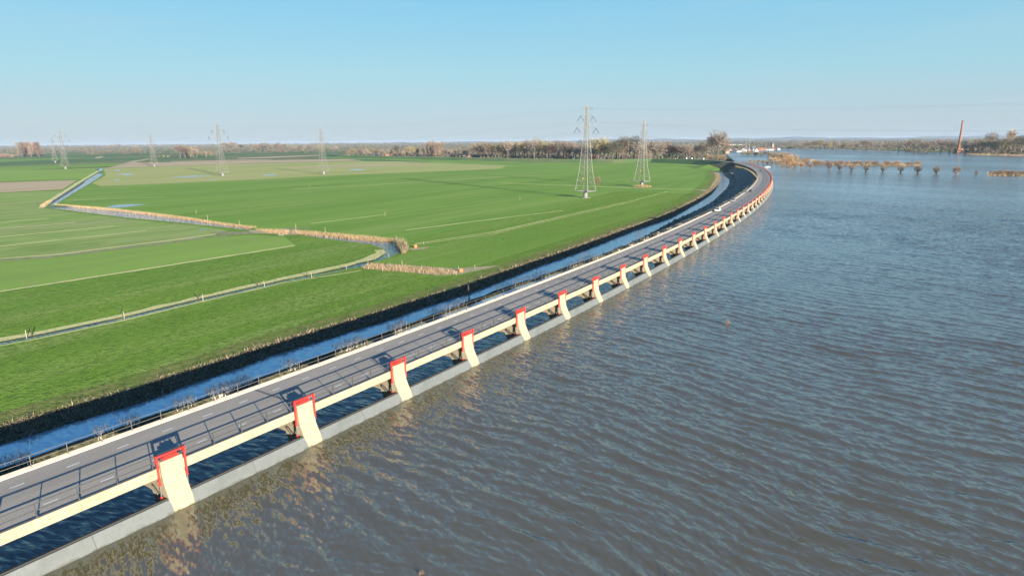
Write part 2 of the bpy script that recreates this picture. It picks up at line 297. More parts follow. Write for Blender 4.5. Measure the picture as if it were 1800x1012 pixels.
profile = [(lambda s: n_far(s)-17, FZ-.12, 0), (lambda s: n_far(s)-13.5, FZ+.012, 0), (lambda s: n_far(s)-9, FZ+.02, .4), (lambda s: n_far(s)-4.2, FZ+.05, .5), (lambda s: n_far(s)-3.2, FZ-.15, .4), (lambda s: n_far(s)-.8, WZ+.25, .35), (lambda s: n_far(s)+.2, WZ-.25, .35), (lambda s: n_far(s)+2.5, WZ-1.2, 0),
           (lambda s: n_near(s)-1.5, WZ-1., 0), (lambda s: n_near(s), WZ-.08, .5), (lambda s: n_near(s)+1.6, WZ+.55, .4), (lambda s: n_near(s)*.78-2.7, -2.3, .3), (lambda s: n_near(s)*.74-3.2, -1.95, .3), (lambda s: n_near(s)*.52-5.9, -1.85, .3), (lambda s: n_near(s)*.48-6.4, -1.5, .3), (lambda s: n_near(s)*.2-9.8, -1.4, .2), (lambda s: n_near(s)*.17-10.2, -1.1, .2), (lambda s: -13.0, -1.1, 0), (lambda s: -11.6, WZ-.4, 0), (lambda s: -5, WZ-1.5, 0), (lambda s: 3, WZ-2, 0)]
rows = [row(f, z, j) for f, z, j in profile]
k = len(rows); V = [rows[j][i] for i in range(len(ss)) for j in range(k)]
def rise(s, z): u = min(1, max(0, (s-330)/330)); w_ = min(1, max(0, (s-110)/160)); return (z+(z+2.9)*1.15*u*u*(3-2*u))*w_+(1-w_)*(WZ-.7)
V = [(x, y, rise(ss[i//k], z) if 10 < i % k < 18 else z) for i, (x, y, z) in enumerate(V)]
Fc = []; mi = []
for i in range(len(ss)-1):
    for j in range(k-1):
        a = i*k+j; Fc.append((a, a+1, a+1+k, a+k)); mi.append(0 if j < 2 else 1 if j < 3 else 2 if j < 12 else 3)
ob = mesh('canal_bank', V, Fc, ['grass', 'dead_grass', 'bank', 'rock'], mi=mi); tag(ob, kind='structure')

# fields left of the canal
bank_line = [C(s, n_far(s)-13.9) for s in np.arange(-136, 724, 12.)]
TOE = GP([(1256, 298.5), (1249, 295.5), (1230, 293.5), (1180, 292), (1100, 290.8), (1000, 290), (940, 290), (850, 288.5), (760, 285), (690, 281.5), (640, 279)], FZ)
D1U = [(182, 307), (160, 322), (130, 340), (96, 361.5), (200, 371), (300, 383), (400, 397.5), (440, 403)]
D1L = [(172, 305), (140, 325), (100, 350), (75, 366), (110, 370), (230, 385), (330, 394.5), (400, 402.5), (437, 406.5)]
D2 = [(509, 413), (560, 416.3), (640, 424.5), (693, 429), (703, 437), (702, 446), (690, 453), (675, 458), (650, 468.5), (636, 472.5), (618, 474.5), (600, 477), (600, 471.5), (625, 466), (655, 458), (672, 447), (675, 441), (656, 432), (613, 427)]
d1 = GP(D1U, FZ-.6)+GP(D1L[::-1], FZ-.6); d2 = GP(D2, FZ-.6)
d3 = GP([(168, 299.5), (176, 303), (181, 298.5), (180, 295)], FZ-.6)
def P(*a): return GP(a, FZ)
parcels = [                                            # (material, outline in the photo)
 ('soil', P((-400, 335), (0, 320.5), (135, 316.7), (110, 333), (0, 338.5), (-400, 352))),
 ('light_grass', P((-420, 333), (0, 318.8), (152, 314.5), (168, 305.5), (172, 296.5), (0, 299.5), (-420, 306))),
 ('pasture', P((-420, 353), (0, 339.5), (112, 335), (136, 318), (152, 315), (140, 325), (100, 350), (76, 365.5), (110, 371), (230, 386), (330, 395.5), (385, 402), (400, 406), (372, 414), (330, 421), (225, 434), (100, 449), (0, 456.5), (-420, 488))),
 ('light_grass', P((-420, 490), (0, 459), (100, 452), (225, 437), (325, 424), (375, 417.5), (440, 412.8), (500, 416), (519, 431.5), (464, 440), (278, 468), (0, 510.5), (-420, 566))),
 ('grass_far', P((99, 360.5), (131, 341), (161, 323), (176, 328), (450, 316), (620, 307.5), (720, 303.5), (885, 297.2), (960, 294.5), (1100, 293.5), (1230, 296), (1247, 301), (1254, 310), (1250, 322), (1234, 335.5), (1160, 366), (1080, 397), (1000, 420), (905, 448), (812, 478), (760, 468), (650, 461), (690, 454), (712, 446), (716, 436), (693, 420.5), (520, 404.5), (460, 402), (400, 394), (300, 379), (200, 367.5))),
 ('olive', P((186, 308), (182, 297), (300, 292.8), (450, 287.5), (620, 283.6), (700, 284), (780, 287), (890, 291.5), (880, 296.5), (720, 302.7), (620, 306.7), (450, 315.2), (176, 327.2), (162, 322))),
 ('soil', P((185, 296.2), (230, 286), (300, 285.3), (460, 281.8), (610, 279.6), (640, 282.5), (450, 286.9), (300, 292.2))),
 ('soil', P((300, 283.9), (415, 281), (480, 280.6), (470, 281.4), (300, 284.9))),
 ('soil', P((415, 277.9), (480, 275.4), (563, 272.5), (566, 273.6), (480, 277.6), (420, 279.2))),
 ('soil', P((504, 295.8), (600, 291), (740, 288), (748, 289.4), (600, 294.5))),
 ('soil', P((165, 276.6), (180, 274.8), (182, 276.6), (170, 278.6))),
 ('sand_track', P((183, 297), (232, 283), (262, 278.6), (266, 279.4), (238, 285.5), (190, 296.6))),
]
outer = [(-6000, -60)]+[C(-136, n_far(-136)-60)]+bank_line+TOE+GP([(600, 275.5), (560, 272.5)], FZ)+[(-500, 2600), (-6000, 5200)]
cv = []; ce = []
def addc(Pl, closed=True, z=FZ):
    b = len(cv)
    for p in Pl: cv.append((p[0], p[1], z))
    for i in range(len(Pl)-(0 if closed else 1)): ce.append((b+i, b+(i+1) % len(Pl)))
def off(Pl, d):                                        # grow a polygon outwards by d
    n = len(Pl); A = sum(Pl[i][0]*Pl[(i+1) % n][1]-Pl[(i+1) % n][0]*Pl[i][1] for i in range(n)); sg = 1 if A > 0 else -1; out = []
    for i in range(n):
        p = Vector(Pl[i-1]); q = Vector(Pl[i]); r = Vector(Pl[(i+1) % n]); a = (q-p).normalized(); b = (r-q).normalized(); t = (a+b)
        t = t.normalized() if t.length > .2 else a; out.append((q.x+sg*t.y*d, q.y-sg*t.x*d))
    return out
addc(dens(outer, 60, True))
for d in (d1, d2, d3):
    dd = dens(d, 5, True); addc(off(dd, .3)); addc(dd, z=FZ-.7)
pd_ = [(m_, dens(p_, 15, True)) for m_, p_ in parcels]
for m_, p_ in pd_: addc(p_)
res = delaunay_2d_cdt([Vector((v[0], v[1])) for v in cv], ce, [], 0, 1e-4)
zs = []
for i, v in enumerate(res[0]):
    o = res[3][i]; zs.append(min(cv[q][2] for q in o) if o else FZ)
V = [(v.x, v.y, z) for v, z in zip(res[0], zs)]
slots = ['grass', 'grass_far', 'pasture', 'light_grass', 'olive', 'soil', 'far_green', 'sand_track', 'bank']
dz = [off(dens(d, 5, True), .6) for d in (d1, d2, d3)]
Fc = []; mi = []
for f in res[2]:
    c = sum((Vector(V[i]) for i in f), Vector())/3; x, y = c.x, c.y
    if not inpoly(x, y, outer): continue
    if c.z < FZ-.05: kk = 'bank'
    else:
        kk = 'grass' if y < 700 and x > -900 else 'grass_far' if y < 1100 else 'far_green'
        for m_, p_ in parcels:
            if inpoly(x, y, p_): kk = m_
    Fc.append(tuple(f)); mi.append(slots.index(kk))
ob = mesh('field', V, Fc, slots, mi=mi); tag(ob, kind='structure')
# rough verge beside ditches
for i, (pl, wdt) in enumerate([([(-10, 601.5), (55.5, 589), (217, 556), (347, 525), (500, 490.5), (600, 469), (640, 459.5), (668, 447.5)], 1.7), ([(175, 304), (140, 323), (100, 347.5), (75, 364)], 2.2), ([(96, 359), (200, 368), (300, 379.5)], 2.)]):
    pass
def ribbon(name, px, wd, z, m, closed=False, jit=.25, world=False):
    Pl = dens(px if world else GP(px, z), 4.); V = []
    for i, p in enumerate(Pl):
        a = Vector(Pl[max(i-1, 0)]); b = Vector(Pl[min(i+1, len(Pl)-1)]); t = (b-a).normalized(); w1 = wd/2*(1+rs.uniform(-jit, jit)); w2 = wd/2*(1+rs.uniform(-jit, jit))
        V += [(p[0]-t.y*w1, p[1]+t.x*w1, z), (p[0]+t.y*w2, p[1]-t.x*w2, z)]
    return tag(mesh(name, V, [(2*i, 2*i+1, 2*i+3, 2*i+2) for i in range(len(Pl)-1)], m), kind='structure')
zt = FZ+.03
ribbon('path', [(-420, 489), (0, 457.5), (100, 450), (225, 435), (325, 422.5), (375, 416), (412, 411.5), (450, 409.5), (500, 402), (545, 400)], 3.6, zt, 'gravel_track')
ribbon('path', [(376, 408), (400, 409.5), (440, 408.5), (480, 407)], 6.5, zt+.012, 'gravel_track')
ribbon('verge', [(-260, 644), (55.5, 588), (217, 555), (347, 524), (500, 489), (600, 467.5), (648, 455.5), (668, 444), (667, 439)], 3.2, zt, 'furrow', jit=.4)
ribbon('verge', [(172, 301), (136, 322), (96, 348), (72, 365)], 3., zt, 'furrow', jit=.4)
for ln, wd in [([(-10, 391.5), (87, 384)], .9), ([(-10, 402.5), (132, 391)], 1.), ([(-10, 417.5), (200, 397)], 1.1), ([(-10, 433.6), (257, 405.5)], 1.1), ([(-10, 513.5), (278, 469), (464, 440), (519, 431.3)], 1.0),
               ([(-10, 455), (100, 447), (225, 431), (330, 418.5), (378, 411.5)], 1.1), ([(120, 352), (200, 349), (290, 346.5)], 1.1), ([(512, 332.6), (720, 321.3), (840, 313), (955, 308)], 1.3), ([(547, 392.6), (677, 377)], .8), ([(713, 404.5), (867, 385), (990, 370)], .8),
               ([(730, 428), (867, 407.5), (1000, 377.5), (1117, 351.7), (1173, 337)], .7), ([(724, 431), (870, 410), (905, 401), (1000, 380), (1117, 353.5)], .5), ([(880, 321.7), (1000, 326), (1130, 331), (1238, 333.5)], 1.6),
               ([(176, 328), (450, 316), (620, 307.2), (720, 303.2), (885, 296.8)], 1.6), ([(-10, 298.8), (170, 295.3)], 2.), ([(960, 294.5), (1100, 293.2), (1230, 295.5)], 1.6), ([(620, 283), (700, 283.5), (780, 286), (900, 291.5)], 2.)]:
    ribbon('furrow', ln, wd*1.5, zt+.01, 'furrow', jit=.35)
ribbon('ditch_bank', [(-260, 648), (55.5, 591.2), (217, 557.6), (347, 526.6), (500, 492), (604, 471.8)], 1.0, zt+.016, 'bank', jit=.2)
ribbon('ditch_water', [(-260, 652), (55.5, 594), (217, 560.2), (347, 529.2), (500, 494.6), (604, 474.6)], 1.15, zt+.012, 'ditch', jit=.2)
ribbon('verge', [(-260, 656), (55.5, 597), (217, 562.7), (347, 531.6), (500, 496.6), (636, 475)], .7, zt+.008, 'furrow', jit=.5)
# sandy ground where the banks are trampled
for i, pl in enumerate([[(440, 404), (520, 403.5), (560, 412), (509, 412.5), (440, 409)], [(640, 471), (700, 476.5), (770, 484), (812, 482), (850, 473), (880, 466), (850, 468), (800, 472), (720, 466), (655, 463)], [(716, 437), (740, 434), (765, 433), (742, 438), (722, 440)], [(1225, 333), (1246, 333.5), (1238, 336.5)]]):
    q = dens(GP(pl, zt+.02), 3, True); q = [(x+rs.uniform(-.5, .5), y+rs.uniform(-.5, .5)) for x, y in q]
    tag(mesh('bare_ground', [(x, y, zt+.02) for x, y in q], [tuple(range(len(q)))], 'sand_track'), kind='structure')
for pl in [[(184, 364), (200, 365.5), (222, 364), (256, 359.5), (230, 358.5), (205, 360)], [(295, 311), (330, 312), (370, 309.5), (345, 308.8)], [(205, 307), (222, 308.3), (240, 306.5), (224, 305.5)], [(200, 299.5), (208, 301.5), (212, 299.5), (206, 298.5)], [(362, 315), (378, 316), (385, 314.6)], [(455, 308.2), (480, 308.8), (490, 306.8), (470, 306.8)], [(610, 299), (625, 300), (645, 298), (628, 297.2)], [(345, 403.5), (356, 404.5), (362, 403)], [(199, 317), (209, 318), (210, 316), (203, 315.5)]]:
    q = dens(GP(pl, zt+.03), 2, True); q = [(x+rs.uniform(-.6, .6), y+rs.uniform(-.6, .6)) for x, y in q]
    tag(mesh('puddle', [(x, y, zt+.03) for x, y in q], [tuple(range(len(q)))], 'puddle'), kind='structure')
for d in (d1, d2, d3):
    q = off(d, 1.2); tag(mesh('ditch_water', [(x, y, FZ-.14) for x, y in q], [tuple(range(len(q)))], 'ditch'), kind='structure')
# canal and the water under the bridge
ss2 = list(np.arange(-140, 735, 6.))
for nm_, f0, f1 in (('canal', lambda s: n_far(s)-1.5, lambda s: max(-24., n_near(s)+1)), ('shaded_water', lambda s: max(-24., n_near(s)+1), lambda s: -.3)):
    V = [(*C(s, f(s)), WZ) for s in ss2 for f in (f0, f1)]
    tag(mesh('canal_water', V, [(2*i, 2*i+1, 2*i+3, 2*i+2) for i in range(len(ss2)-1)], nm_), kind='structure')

# far country: everything beyond, a very large low sheet below the water, and raised shores
big = 30000
tag(mesh('ground', [(-big, -3000, -6), (big, -3000, -6), (big, big, -6), (-big, big, -6)], [(0, 1, 2, 3)], 'far_green'), kind='structure')
# river sheet
rv = [C(s, -.15) for s in np.arange(-140, 868, 8.)]+GP([(1290, 283), (1282, 276), (1275, 271), (1283, 266), (1330, 263.4), (1400, 261), (1480, 262), (1560, 265), (1640, 268), (1720, 269.5), (1800, 271.5)], 0)+[(2600, 1500), (4500, 300), (2000, -1500), (-60, -400)]
tag(mesh('river_water', [(x, y, -.02) for x, y in rv if True], [tuple(range(len(rv)))], 'river_far'), kind='structure')
def river_waves():                                     # real wind waves on the near river; the grid grows coarser with distance
    nr, na, r0 = 1750, 1250, 14; rr = r0*np.exp(np.linspace(0, math.log(1500/r0), nr)); aa = np.radians(np.linspace(26, 142, na)); ii = np.arange(nr)[:, None]; jj = np.arange(na)[None, :]
    edge = np.clip(np.minimum(np.minimum(ii, nr-1-ii), np.minimum(jj, na-1-jj))/70, 0, 1)
    RR, AA_ = np.meshgrid(rr, aa, indexing='ij'); X = RR*np.cos(AA_); Y = RR*np.sin(AA_)
    # keep the river side of the bridge line and this side of the far shore
    i = np.zeros(X.shape, bool); px_ = np.array([p[0] for p in rv]); py_ = np.array([p[1] for p in rv]); j = len(px_)-1
    for q in range(len(px_)):
        if py_[q] != py_[j]: i ^= ((py_[q] > Y) != (py_[j] > Y)) & (X < (px_[j]-px_[q])*(Y-py_[q])/(py_[j]-py_[q])+px_[q])
        j = q
    cell = i[:-1, :-1] & i[1:, :-1] & i[:-1, 1:] & i[1:, 1:]
    use = np.zeros(X.shape, bool); use[:-1, :-1] |= cell; use[1:, :-1] |= cell; use[:-1, 1:] |= cell; use[1:, 1:] |= cell
    idx = np.full(X.shape, -1, np.int32); idx[use] = np.arange(use.sum()); x = X[use]; y = Y[use]; step = (RR*math.log(1500/r0)/nr)[use]*1.05
    g = np.random.default_rng(77); z = np.zeros(len(x)); lost = np.zeros(len(x)); N = 76; tot = 0
    # slow patches where the wind presses harder, and a gentle bending of the crests
    gust = 1+.32*np.sin(x*.021+y*.013+1)+.22*np.sin(x*.047-y*.031)+.15*np.sin(x*.09+y*.07+2)
    wx = x+1.3*np.sin(y*.11+x*.05)+.6*np.sin(y*.27-x*.19); wy = y+1.2*np.sin(x*.13-y*.06+1)
    for k in range(N):
        lam = 4.3*(.27/4.3)**((k+g.random())/N); spread = 9+30*(k/N)**1.2; d = math.radians(42+g.normal()*spread); kx, ky = math.cos(d)*2*math.pi/lam, math.sin(d)*2*math.pi/lam
        sl = .026*(1.4 if 1.4 < lam < 3.2 else 1.12 if lam < .8 else 1.0); a = sl*lam/(2*math.pi); fade = np.clip((lam/step-2.2)/2.5, 0, 1); ph = g.random()*6.283
        c = np.sin(kx*wx+ky*wy+ph); z += a*fade*(c+.28*(c*c-.5)); lost += (1-fade**2)*sl*sl
    xc = np.interp(y, _y, _x); dn = np.clip((x-xc)*.85/16, 0, 1); z = z*gust*edge[use]*(.12+.88*dn*dn*(3-2*dn))+.16*edge[use]; Vn = np.column_stack([x, y, z]).astype(np.float32)
    A = idx[:-1, :-1][cell]; B = idx[:-1, 1:][cell]; Cc = idx[1:, 1:][cell]; D = idx[1:, :-1][cell]; Q = np.column_stack([A, D, Cc, B]).astype(np.int32); n = len(Q)
    me = bpy.data.meshes.new('river_waves'); me.vertices.add(len(Vn)); me.vertices.foreach_set('co', Vn.ravel()); me.loops.add(4*n); me.loops.foreach_set('vertex_index', Q.ravel())
    me.polygons.add(n); me.polygons.foreach_set('loop_start', np.arange(0, 4*n, 4, dtype=np.int32)); me.update(calc_edges=True); me.polygons.foreach_set('use_smooth', np.ones(n, bool))
    at = me.attributes.new('chop', 'FLOAT', 'POINT'); at.data.foreach_set('value', (np.sqrt(lost/(N*.026**2))*.7*gust).astype(np.float32)); me.materials.append(M['river'])
    if me.polygons[0].normal.z < 0: me.flip_normals()
    o = bpy.data.objects.new('river_waves', me); col.objects.link(o); tag(o, kind='structure'); print('WAVES', n)
river_waves()

# ------------------------------------------------------------------ the weir bridge: one thing; piers, gates, railings and roadway are its parts
br = empty('weir_bridge', (*C(0, -6), 0))
tag(br, 'long curved road bridge with red lifting frames on its cream concrete piers', 'bridge')
bx, by = C(0, -6)
def loc(o): o.parent = br; o.matrix_parent_inverse = Matrix.Translation((-bx, -by, 0)); return o
K0, K1 = -4, 57
sb = list(np.arange(K0*SP-6, S_END+.1, 3.0))
loc(loft('deck_slab', [(-10.9, 3.45), (-10.9, 4.098), (-1.5, 4.098), (-1.5, 3.45), (-2.2, 3.3), (-10.2, 3.3)], sb, 'edge_concrete'))
road_ = loc(loft('road_surface', [(-10.6, 4.1), (-10.6, 4.104), (-6, 4.13), (-1.52, 4.104), (-1.52, 4.1)], sb, 'asphalt'))
loc(loft('kerb', [(-11.15, 3.5), (-11.15, 4.36), (-11.05, 4.38), (-10.66, 4.20), (-10.602, 4.05)], sb, 'kerb'))
loc(loft('edge_beam', [(-1.518, 3.32), (-1.53, 4.22), (-1.2, 4.25), (-1.17, 3.86), (-1.13, 3.83), (-1.16, 3.33), (-1.5, 3.33)], sb, 'concrete'))
def add_markings(o):                                   # painted edge dashes are part of the road surface's own mesh
    me = o.data; V = [tuple(v.co) for v in me.vertices]; Fc = [tuple(p.vertices) for p in me.polygons]; n0 = len(Fc); nv = len(me.vertices)
    for n, s0 in ((-8.55, -59.8), (-3.3, -59.2)):
        for k in range(int((S_END-s0-5)/4.25)+1):
            s = s0+k*4.25; z = 3.854+(4.6-abs(n+6.05))/4.6*.026+.006; b_ = len(V)
            V += [(*C(s+d, n+e), z) for d, e in ((0, -.62), (1.05, -.62), (1.05, -.48), (0, -.48))]; Fc.append((b_, b_+1, b_+2, b_+3))
    m2 = bpy.data.meshes.new('road_surface'); m2.from_pydata(V, [], Fc); m2.materials.append(M['asphalt']); m2.materials.append(M['white_paint'])
    m2.polygons.foreach_set('material_index', [0]*n0+[1]*(len(Fc)-n0)); o.data = m2
add_markings(road_)
for k in range(K0, K1, 5):
    s = k*SP+1.2+5*0; q = [C(s, -11.14), C(s+.35, -11.14), C(s+.35, -6.55), C(s+.35, -2.1), C(s, -2.1), C(s, -6.55)]; zz = [3.861, 3.861, 3.887, 3.861, 3.861, 3.887]
    loc(mesh('expansion_joint', [(x, y, z) for (x, y), z in zip(q, zz)], [(0, 1, 2, 5), (5, 2, 3, 4)], 'rail_light'))
# one pier (x along the bridge, y = -n, z up)
def yz(p): return [(-n, z) for n, z in p]
pier0 = MB().prism(yz([(-1.42, 4.62), (-1.36, 3.4), (-1.2, 2.4), (-.05, .0), (1.2, -3), (1.2, -5), (-2.2, -5), (-2.1, .6), (-1.5, 1.0), (-2.0, 1.5), (-2.08, 2.2), (-2.08, 4.62)]), -.08, 1.92).build('pier', 'concrete')
bmod = pier0.modifiers.new('bevel', 'BEVEL'); bmod.width = .05; bmod.segments = 2; bmod.limit_method = 'ANGLE'
MB().prism(yz([(-1.9, 3.055), (-1.9, -5), (-3.1, -5), (-3.5, -.3), (-4.15, 1.0), (-11.2, 1.0), (-11.2, 3.055)]), .1, 1.5).build('cross_wall', 'concrete', pier0)
MB().box(.35, 1.45, 1.46, 2.0, 4.62, 4.72).box(.2, 1.6, 1.5, 1.9, 4.72, 4.84).build('bearing_plate', 'red', pier0)
fr = MB(); fr.box(-.34, 2.18, 1.45, 1.57, 5.1, 5.24).box(-.40, -.22, 1.41, 1.61, 4.7, 5.28).box(2.06, 2.24, 1.41, 1.61, 4.7, 5.28)
for x in (.45, .9, 1.35): fr.bar((x, 1.6, 4.84), (x, 1.52, 5.04), .07, 8)
fr.bar((.35, 1.5, 4.93), (1.45, 1.5, 4.93), .09, 8)
fr.build('lifting_frame', 'red', pier0)
for x in (-.31, 2.15):
    MB().bar((x, 1.48, 4.85), (x, 1.50, 2.55), .095, 12).bar((x, 1.48, 4.3), (x, 1.49, 4.1), .115, 12).bar((x, 1.50, 2.6), (x, 1.50, 2.45), .115, 12).build('hydraulic_cylinder', 'red', pier0)
    MB().bar((x, 1.50, 2.5), (x, 1.55, 1.25), .045, 8).build('piston_rod', 'galv', pier0)
    MB().bar((x-.11, 1.55, 1.12), (x+.11, 1.55, 1.12), .13, 10).box(x-.09, x+.09, 1.46, 1.64, 1.1, 1.32).build('clevis', 'red', pier0)
def slot():                                            # ribbed fender on the wall's near face
    mb = MB(); a = Vector((0, 3.7, 1.5)); b = Vector((0, 2.85, 1.02)); d = (b-a).normalized(); p = Vector((0, -d.z, d.y)); N = 16; P = []
    for k in range(N):
        q = 2*math.pi*k/N; c = (a if math.cos(q) < 0 else b)+d*math.cos(q)*.24+p*math.sin(q)*.22; P.append(c)
    mb.add([(.02, v.y, v.z) for v in P]+[(.12, v.y, v.z) for v in P], [tuple(range(N))]+[(k, (k+1) % N, N+(k+1) % N, N+k) for k in range(N)])
    mb.build('fender_pad', 'rubber', pier0)
    for k in range(5):
        c = a+(b-a)*(k+.2)/4.6
        MB().bar((.0, (c+p*.15).y, (c+p*.15).z), (.0, (c-p*.15).y, (c-p*.15).z), .045, 6).build('pad_rib', 'ribbed', pier0)
slot()
def place(o, s, n=0, z=0):
    x, y = C(s, n); o.rotation_euler = (0, 0, th(s)); o.location = (x, y, z); o.parent = br; o.matrix_parent_inverse = Matrix.Translation((-bx, -by, 0))
for k in range(K0, K1+1):
    o = pier0 if k == K0 else copy_tree(pier0); place(o, k*SP)
    if k >= 26:
        if k == 26: lc0 = MB().prism(yz([(-9.7, .998), (-10.1, 0), (-10.2, -5), (-11.19, -5), (-11.19, .998)]), .2, 1.4).build('land_column', 'concrete', o)
        else: c_ = lc0.copy(); col.objects.link(c_); c_.parent = o
# one gate flap and its seals, one river railing bay, one land railing bay
GL = SP-1.8
gate0 = MB().prism(yz([(-.98, 1.22), (-.72, 1.22), (-.02, .06), (1.0, -1.9), (.8, -1.9), (-.28, 0)]), .04, GL-.04).build('gate_flap', 'gate_steel')
MB().prism(yz([(-1.22, 1.28), (-.96, 1.30), (-.96, 1.05), (-1.22, 1.05)]), .02, GL-.02).build('gate_seal', 'rubber', gate0)
MB().box(.05, GL-.05, .22, .26, .30, .36).build('gate_stiffener', 'gate_steel', gate0)
wb = MB(); wb.prism(yz([(-1.25, 1.0), (-1.0, 1.0), (-.4, 0.), (-.1, -1.9), (-.9, -4.6), (-1.5, -4.6)]), .03, GL-.03).build('gate_back', 'rubber', gate0)
MB().prism(yz([(-.7, 1.19), (-.01, .05), (.98, -1.86), (.9, -1.86), (-.2, 0), (-.75, 1.15)]), GL/2-.02, GL/2+.02).build('panel_joint', 'rubber', gate0)
for x in (.25, GL-.25): MB().bar((x, 1.0, 1.12), (x, 1.5, 1.04), .09, 8).build('gate_arm', 'rubber', gate0)
posts_r = [2.1, 5.2, 8.1, 11.0, 13.9]
def rail_bay(name, n, m, posts, zs_, zb, hh, pw=.035):
    mb = MB()
    for x in posts:
        mb.box(x-pw, x+pw, -n-.035, -n+.035, zb+.20, zs_[0]).box(x-pw*2, x+pw*2, -n-.08, -n+.08, zb, zb+.20)
    mb.box(0, SP, -n-.02, -n+.02, zs_[0]-hh, zs_[0]+hh).box(0, SP, -n-.02, -n+.02, zs_[1]-hh, zs_[1]+hh)
    for z in zs_[2:]: mb.box(0, SP, -n-.008, -n+.008, z-.008, z+.008)
    return mb.build(name, m)
rr0 = rail_bay('railing', -1.92, 'rail_steel', posts_r, (5.18, 4.62), 3.95, .04)
lr0 = rail_bay('parapet_railing', -11.52, 'rail_light', [2.2, 5.1, 8., 10.9, 13.8], (5.15, 4.6), 4.04, .018, .022)
for k in range(K0, K1):
    g = gate0 if k == K0 else copy_tree(gate0); place(g, k*SP+1.8)
    r_ = rr0 if k == K0 else copy_tree(rr0); place(r_, k*SP)
    l_ = lr0 if k == K0 else copy_tree(lr0); place(l_, k*SP)
    if k > K0:                                          # follow the small bend between bays
        pass
# far abutment and the dike road beyond
ab = MB(); a0 = C(S_END-.5, -11.3); a1 = C(S_END-.5, 1.2); b0 = C(S_END+9, -11.3); b1 = C(S_END+9, 1.2)
ab.add([(*a0, -6), (*a1, -6), (*b1, -6), (*b0, -6), (*a0, 3.84), (*a1, 3.84), (*b1, 3.84), (*b0, 3.84)], [(0, 1, 2, 3), (4, 5, 6, 7), (0, 1, 5, 4), (1, 2, 6, 5), (2, 3, 7, 6), (3, 0, 4, 7)])
loc(ab.build('abutment', 'edge_concrete'))
end = C(S_END+4, -6)
# dike: crest line away to the left, grass slopes down to the field and to the river
crest = [end]+GP([(1278, 284), (1262, 282.2), (1235, 280.6), (1205, 279.6)], 4.0)+GP([(1150, 279.6), (1080, 280.2), (1000, 280), (900, 278.6), (800, 276.5), (690, 274.8), (600, 272.8)], 2.6)
cz = [3.8]*5+[3.2]+[2.6]*6
def sweep(name, line, zc, prof, mats, mi_):
    V = []; k = len(prof)
    for i, p in enumerate(line):
        a = Vector(line[max(i-1, 0)]); b = Vector(line[min(i+1, len(line)-1)]); t = (b-a).normalized()
        for d, dz_ in prof: V.append((p[0]+t.y*d, p[1]-t.x*d, zc[i]+dz_ if dz_ > -5 else FZ+(.04 if dz_ > -6 else -.1)))
    Fc = [(i*k+j, i*k+j+1, (i+1)*k+j+1, (i+1)*k+j) for i in range(len(line)-1) for j in range(k-1)]
    return tag(mesh(name, V, Fc, mats, mi=mi_*(len(line)-1)), kind='structure')
sweep('dike', crest, cz, [(-170, -7), (-22, -5.5), (-4.6, 0), (4.6, 0), (17, -5.5), (40, -7)], ['far_green', 'olive', 'asphalt', 'grass_far'], [3, 0, 1, 1, 0])
rd = dens(crest[:6], 10)
V = []; 
for i, p in enumerate(rd):
    a = Vector(rd[max(i-1, 0)]); b = Vector(rd[min(i+1, len(rd)-1)]); t = (b-a).normalized(); f = i/(len(rd)-1); z = 3.95 if f < .6 else 3.95-(f-.6)/.4*.9
    for d in (-3.2, 3.2): V.append((p[0]+t.y*d, p[1]-t.x*d, z))
tag(mesh('road', V, [(2*i, 2*i+1, 2*i+3, 2*i+2) for i in range(len(rd)-1)], 'asphalt'), kind='structure')
# embankment closing the canal head under the far abutment
em = [C(S_END+6, -9)]+GP([(1268, 292), (1258, 296.5), (1240, 296)], FZ)
V = []; q = [C(735, -46), C(735, -30), C(735, -12), C(735, 0)]; e2 = [C(775, -60), C(790, -34), C(805, -12), C(805, 0)]; e3 = [C(S_END+14, -66), C(S_END, -40), C(S_END+3, -11), C(S_END+3, 2)]
V = [(*p, z) for p, z in zip(q, (FZ, WZ-.3, -3., -4))]+[(*p, z) for p, z in zip(e2, (FZ+.1, -1.4, -1.2, -3.2))]+[(*p, z) for p, z in zip(e3, (FZ+.2, 1.2, 3.5, 3.5))]
tag(mesh('embankment', V, [(0, 1, 5, 4), (1, 2, 6, 5), (2, 3, 7, 6), (4, 5, 9, 8), (5, 6, 10, 9), (6, 7, 11, 10)], ['bank', 'grass_far'], mi=[1, 0, 0, 1, 0, 0]), kind='structure')

# far land: everything past the fields
fl = [(-6000, 5100)]+[(-500, 2550)]+GP([(560, 272.5), (600, 274)], FZ)+GP([(690, 275.8), (800, 277.5), (900, 279.6), (1000, 281), (1080, 281.2), (1150, 280.6), (1205, 280.6), (1250, 281)], FZ)+GP([(1286, 279), (1275, 273), (1272, 270), (1280, 265.6), (1330, 263.1), (1400, 260.7), (1480, 261.7), (1560, 264.7), (1640, 267.7), (1720, 269.2), (1800, 271.2)], .4)+[(2700, 1500), (4700, 300), (30000, 300), (30000, 30000), (-30000, 30000), (-30000, 5000)]
tag(mesh('far_land', [(x, y, -1.0 if i < 2 else FZ+.1 if i < 12 else .5) for i, (x, y) in enumerate(fl)], [tuple(range(len(fl)))], 'far_green'), kind='structure')
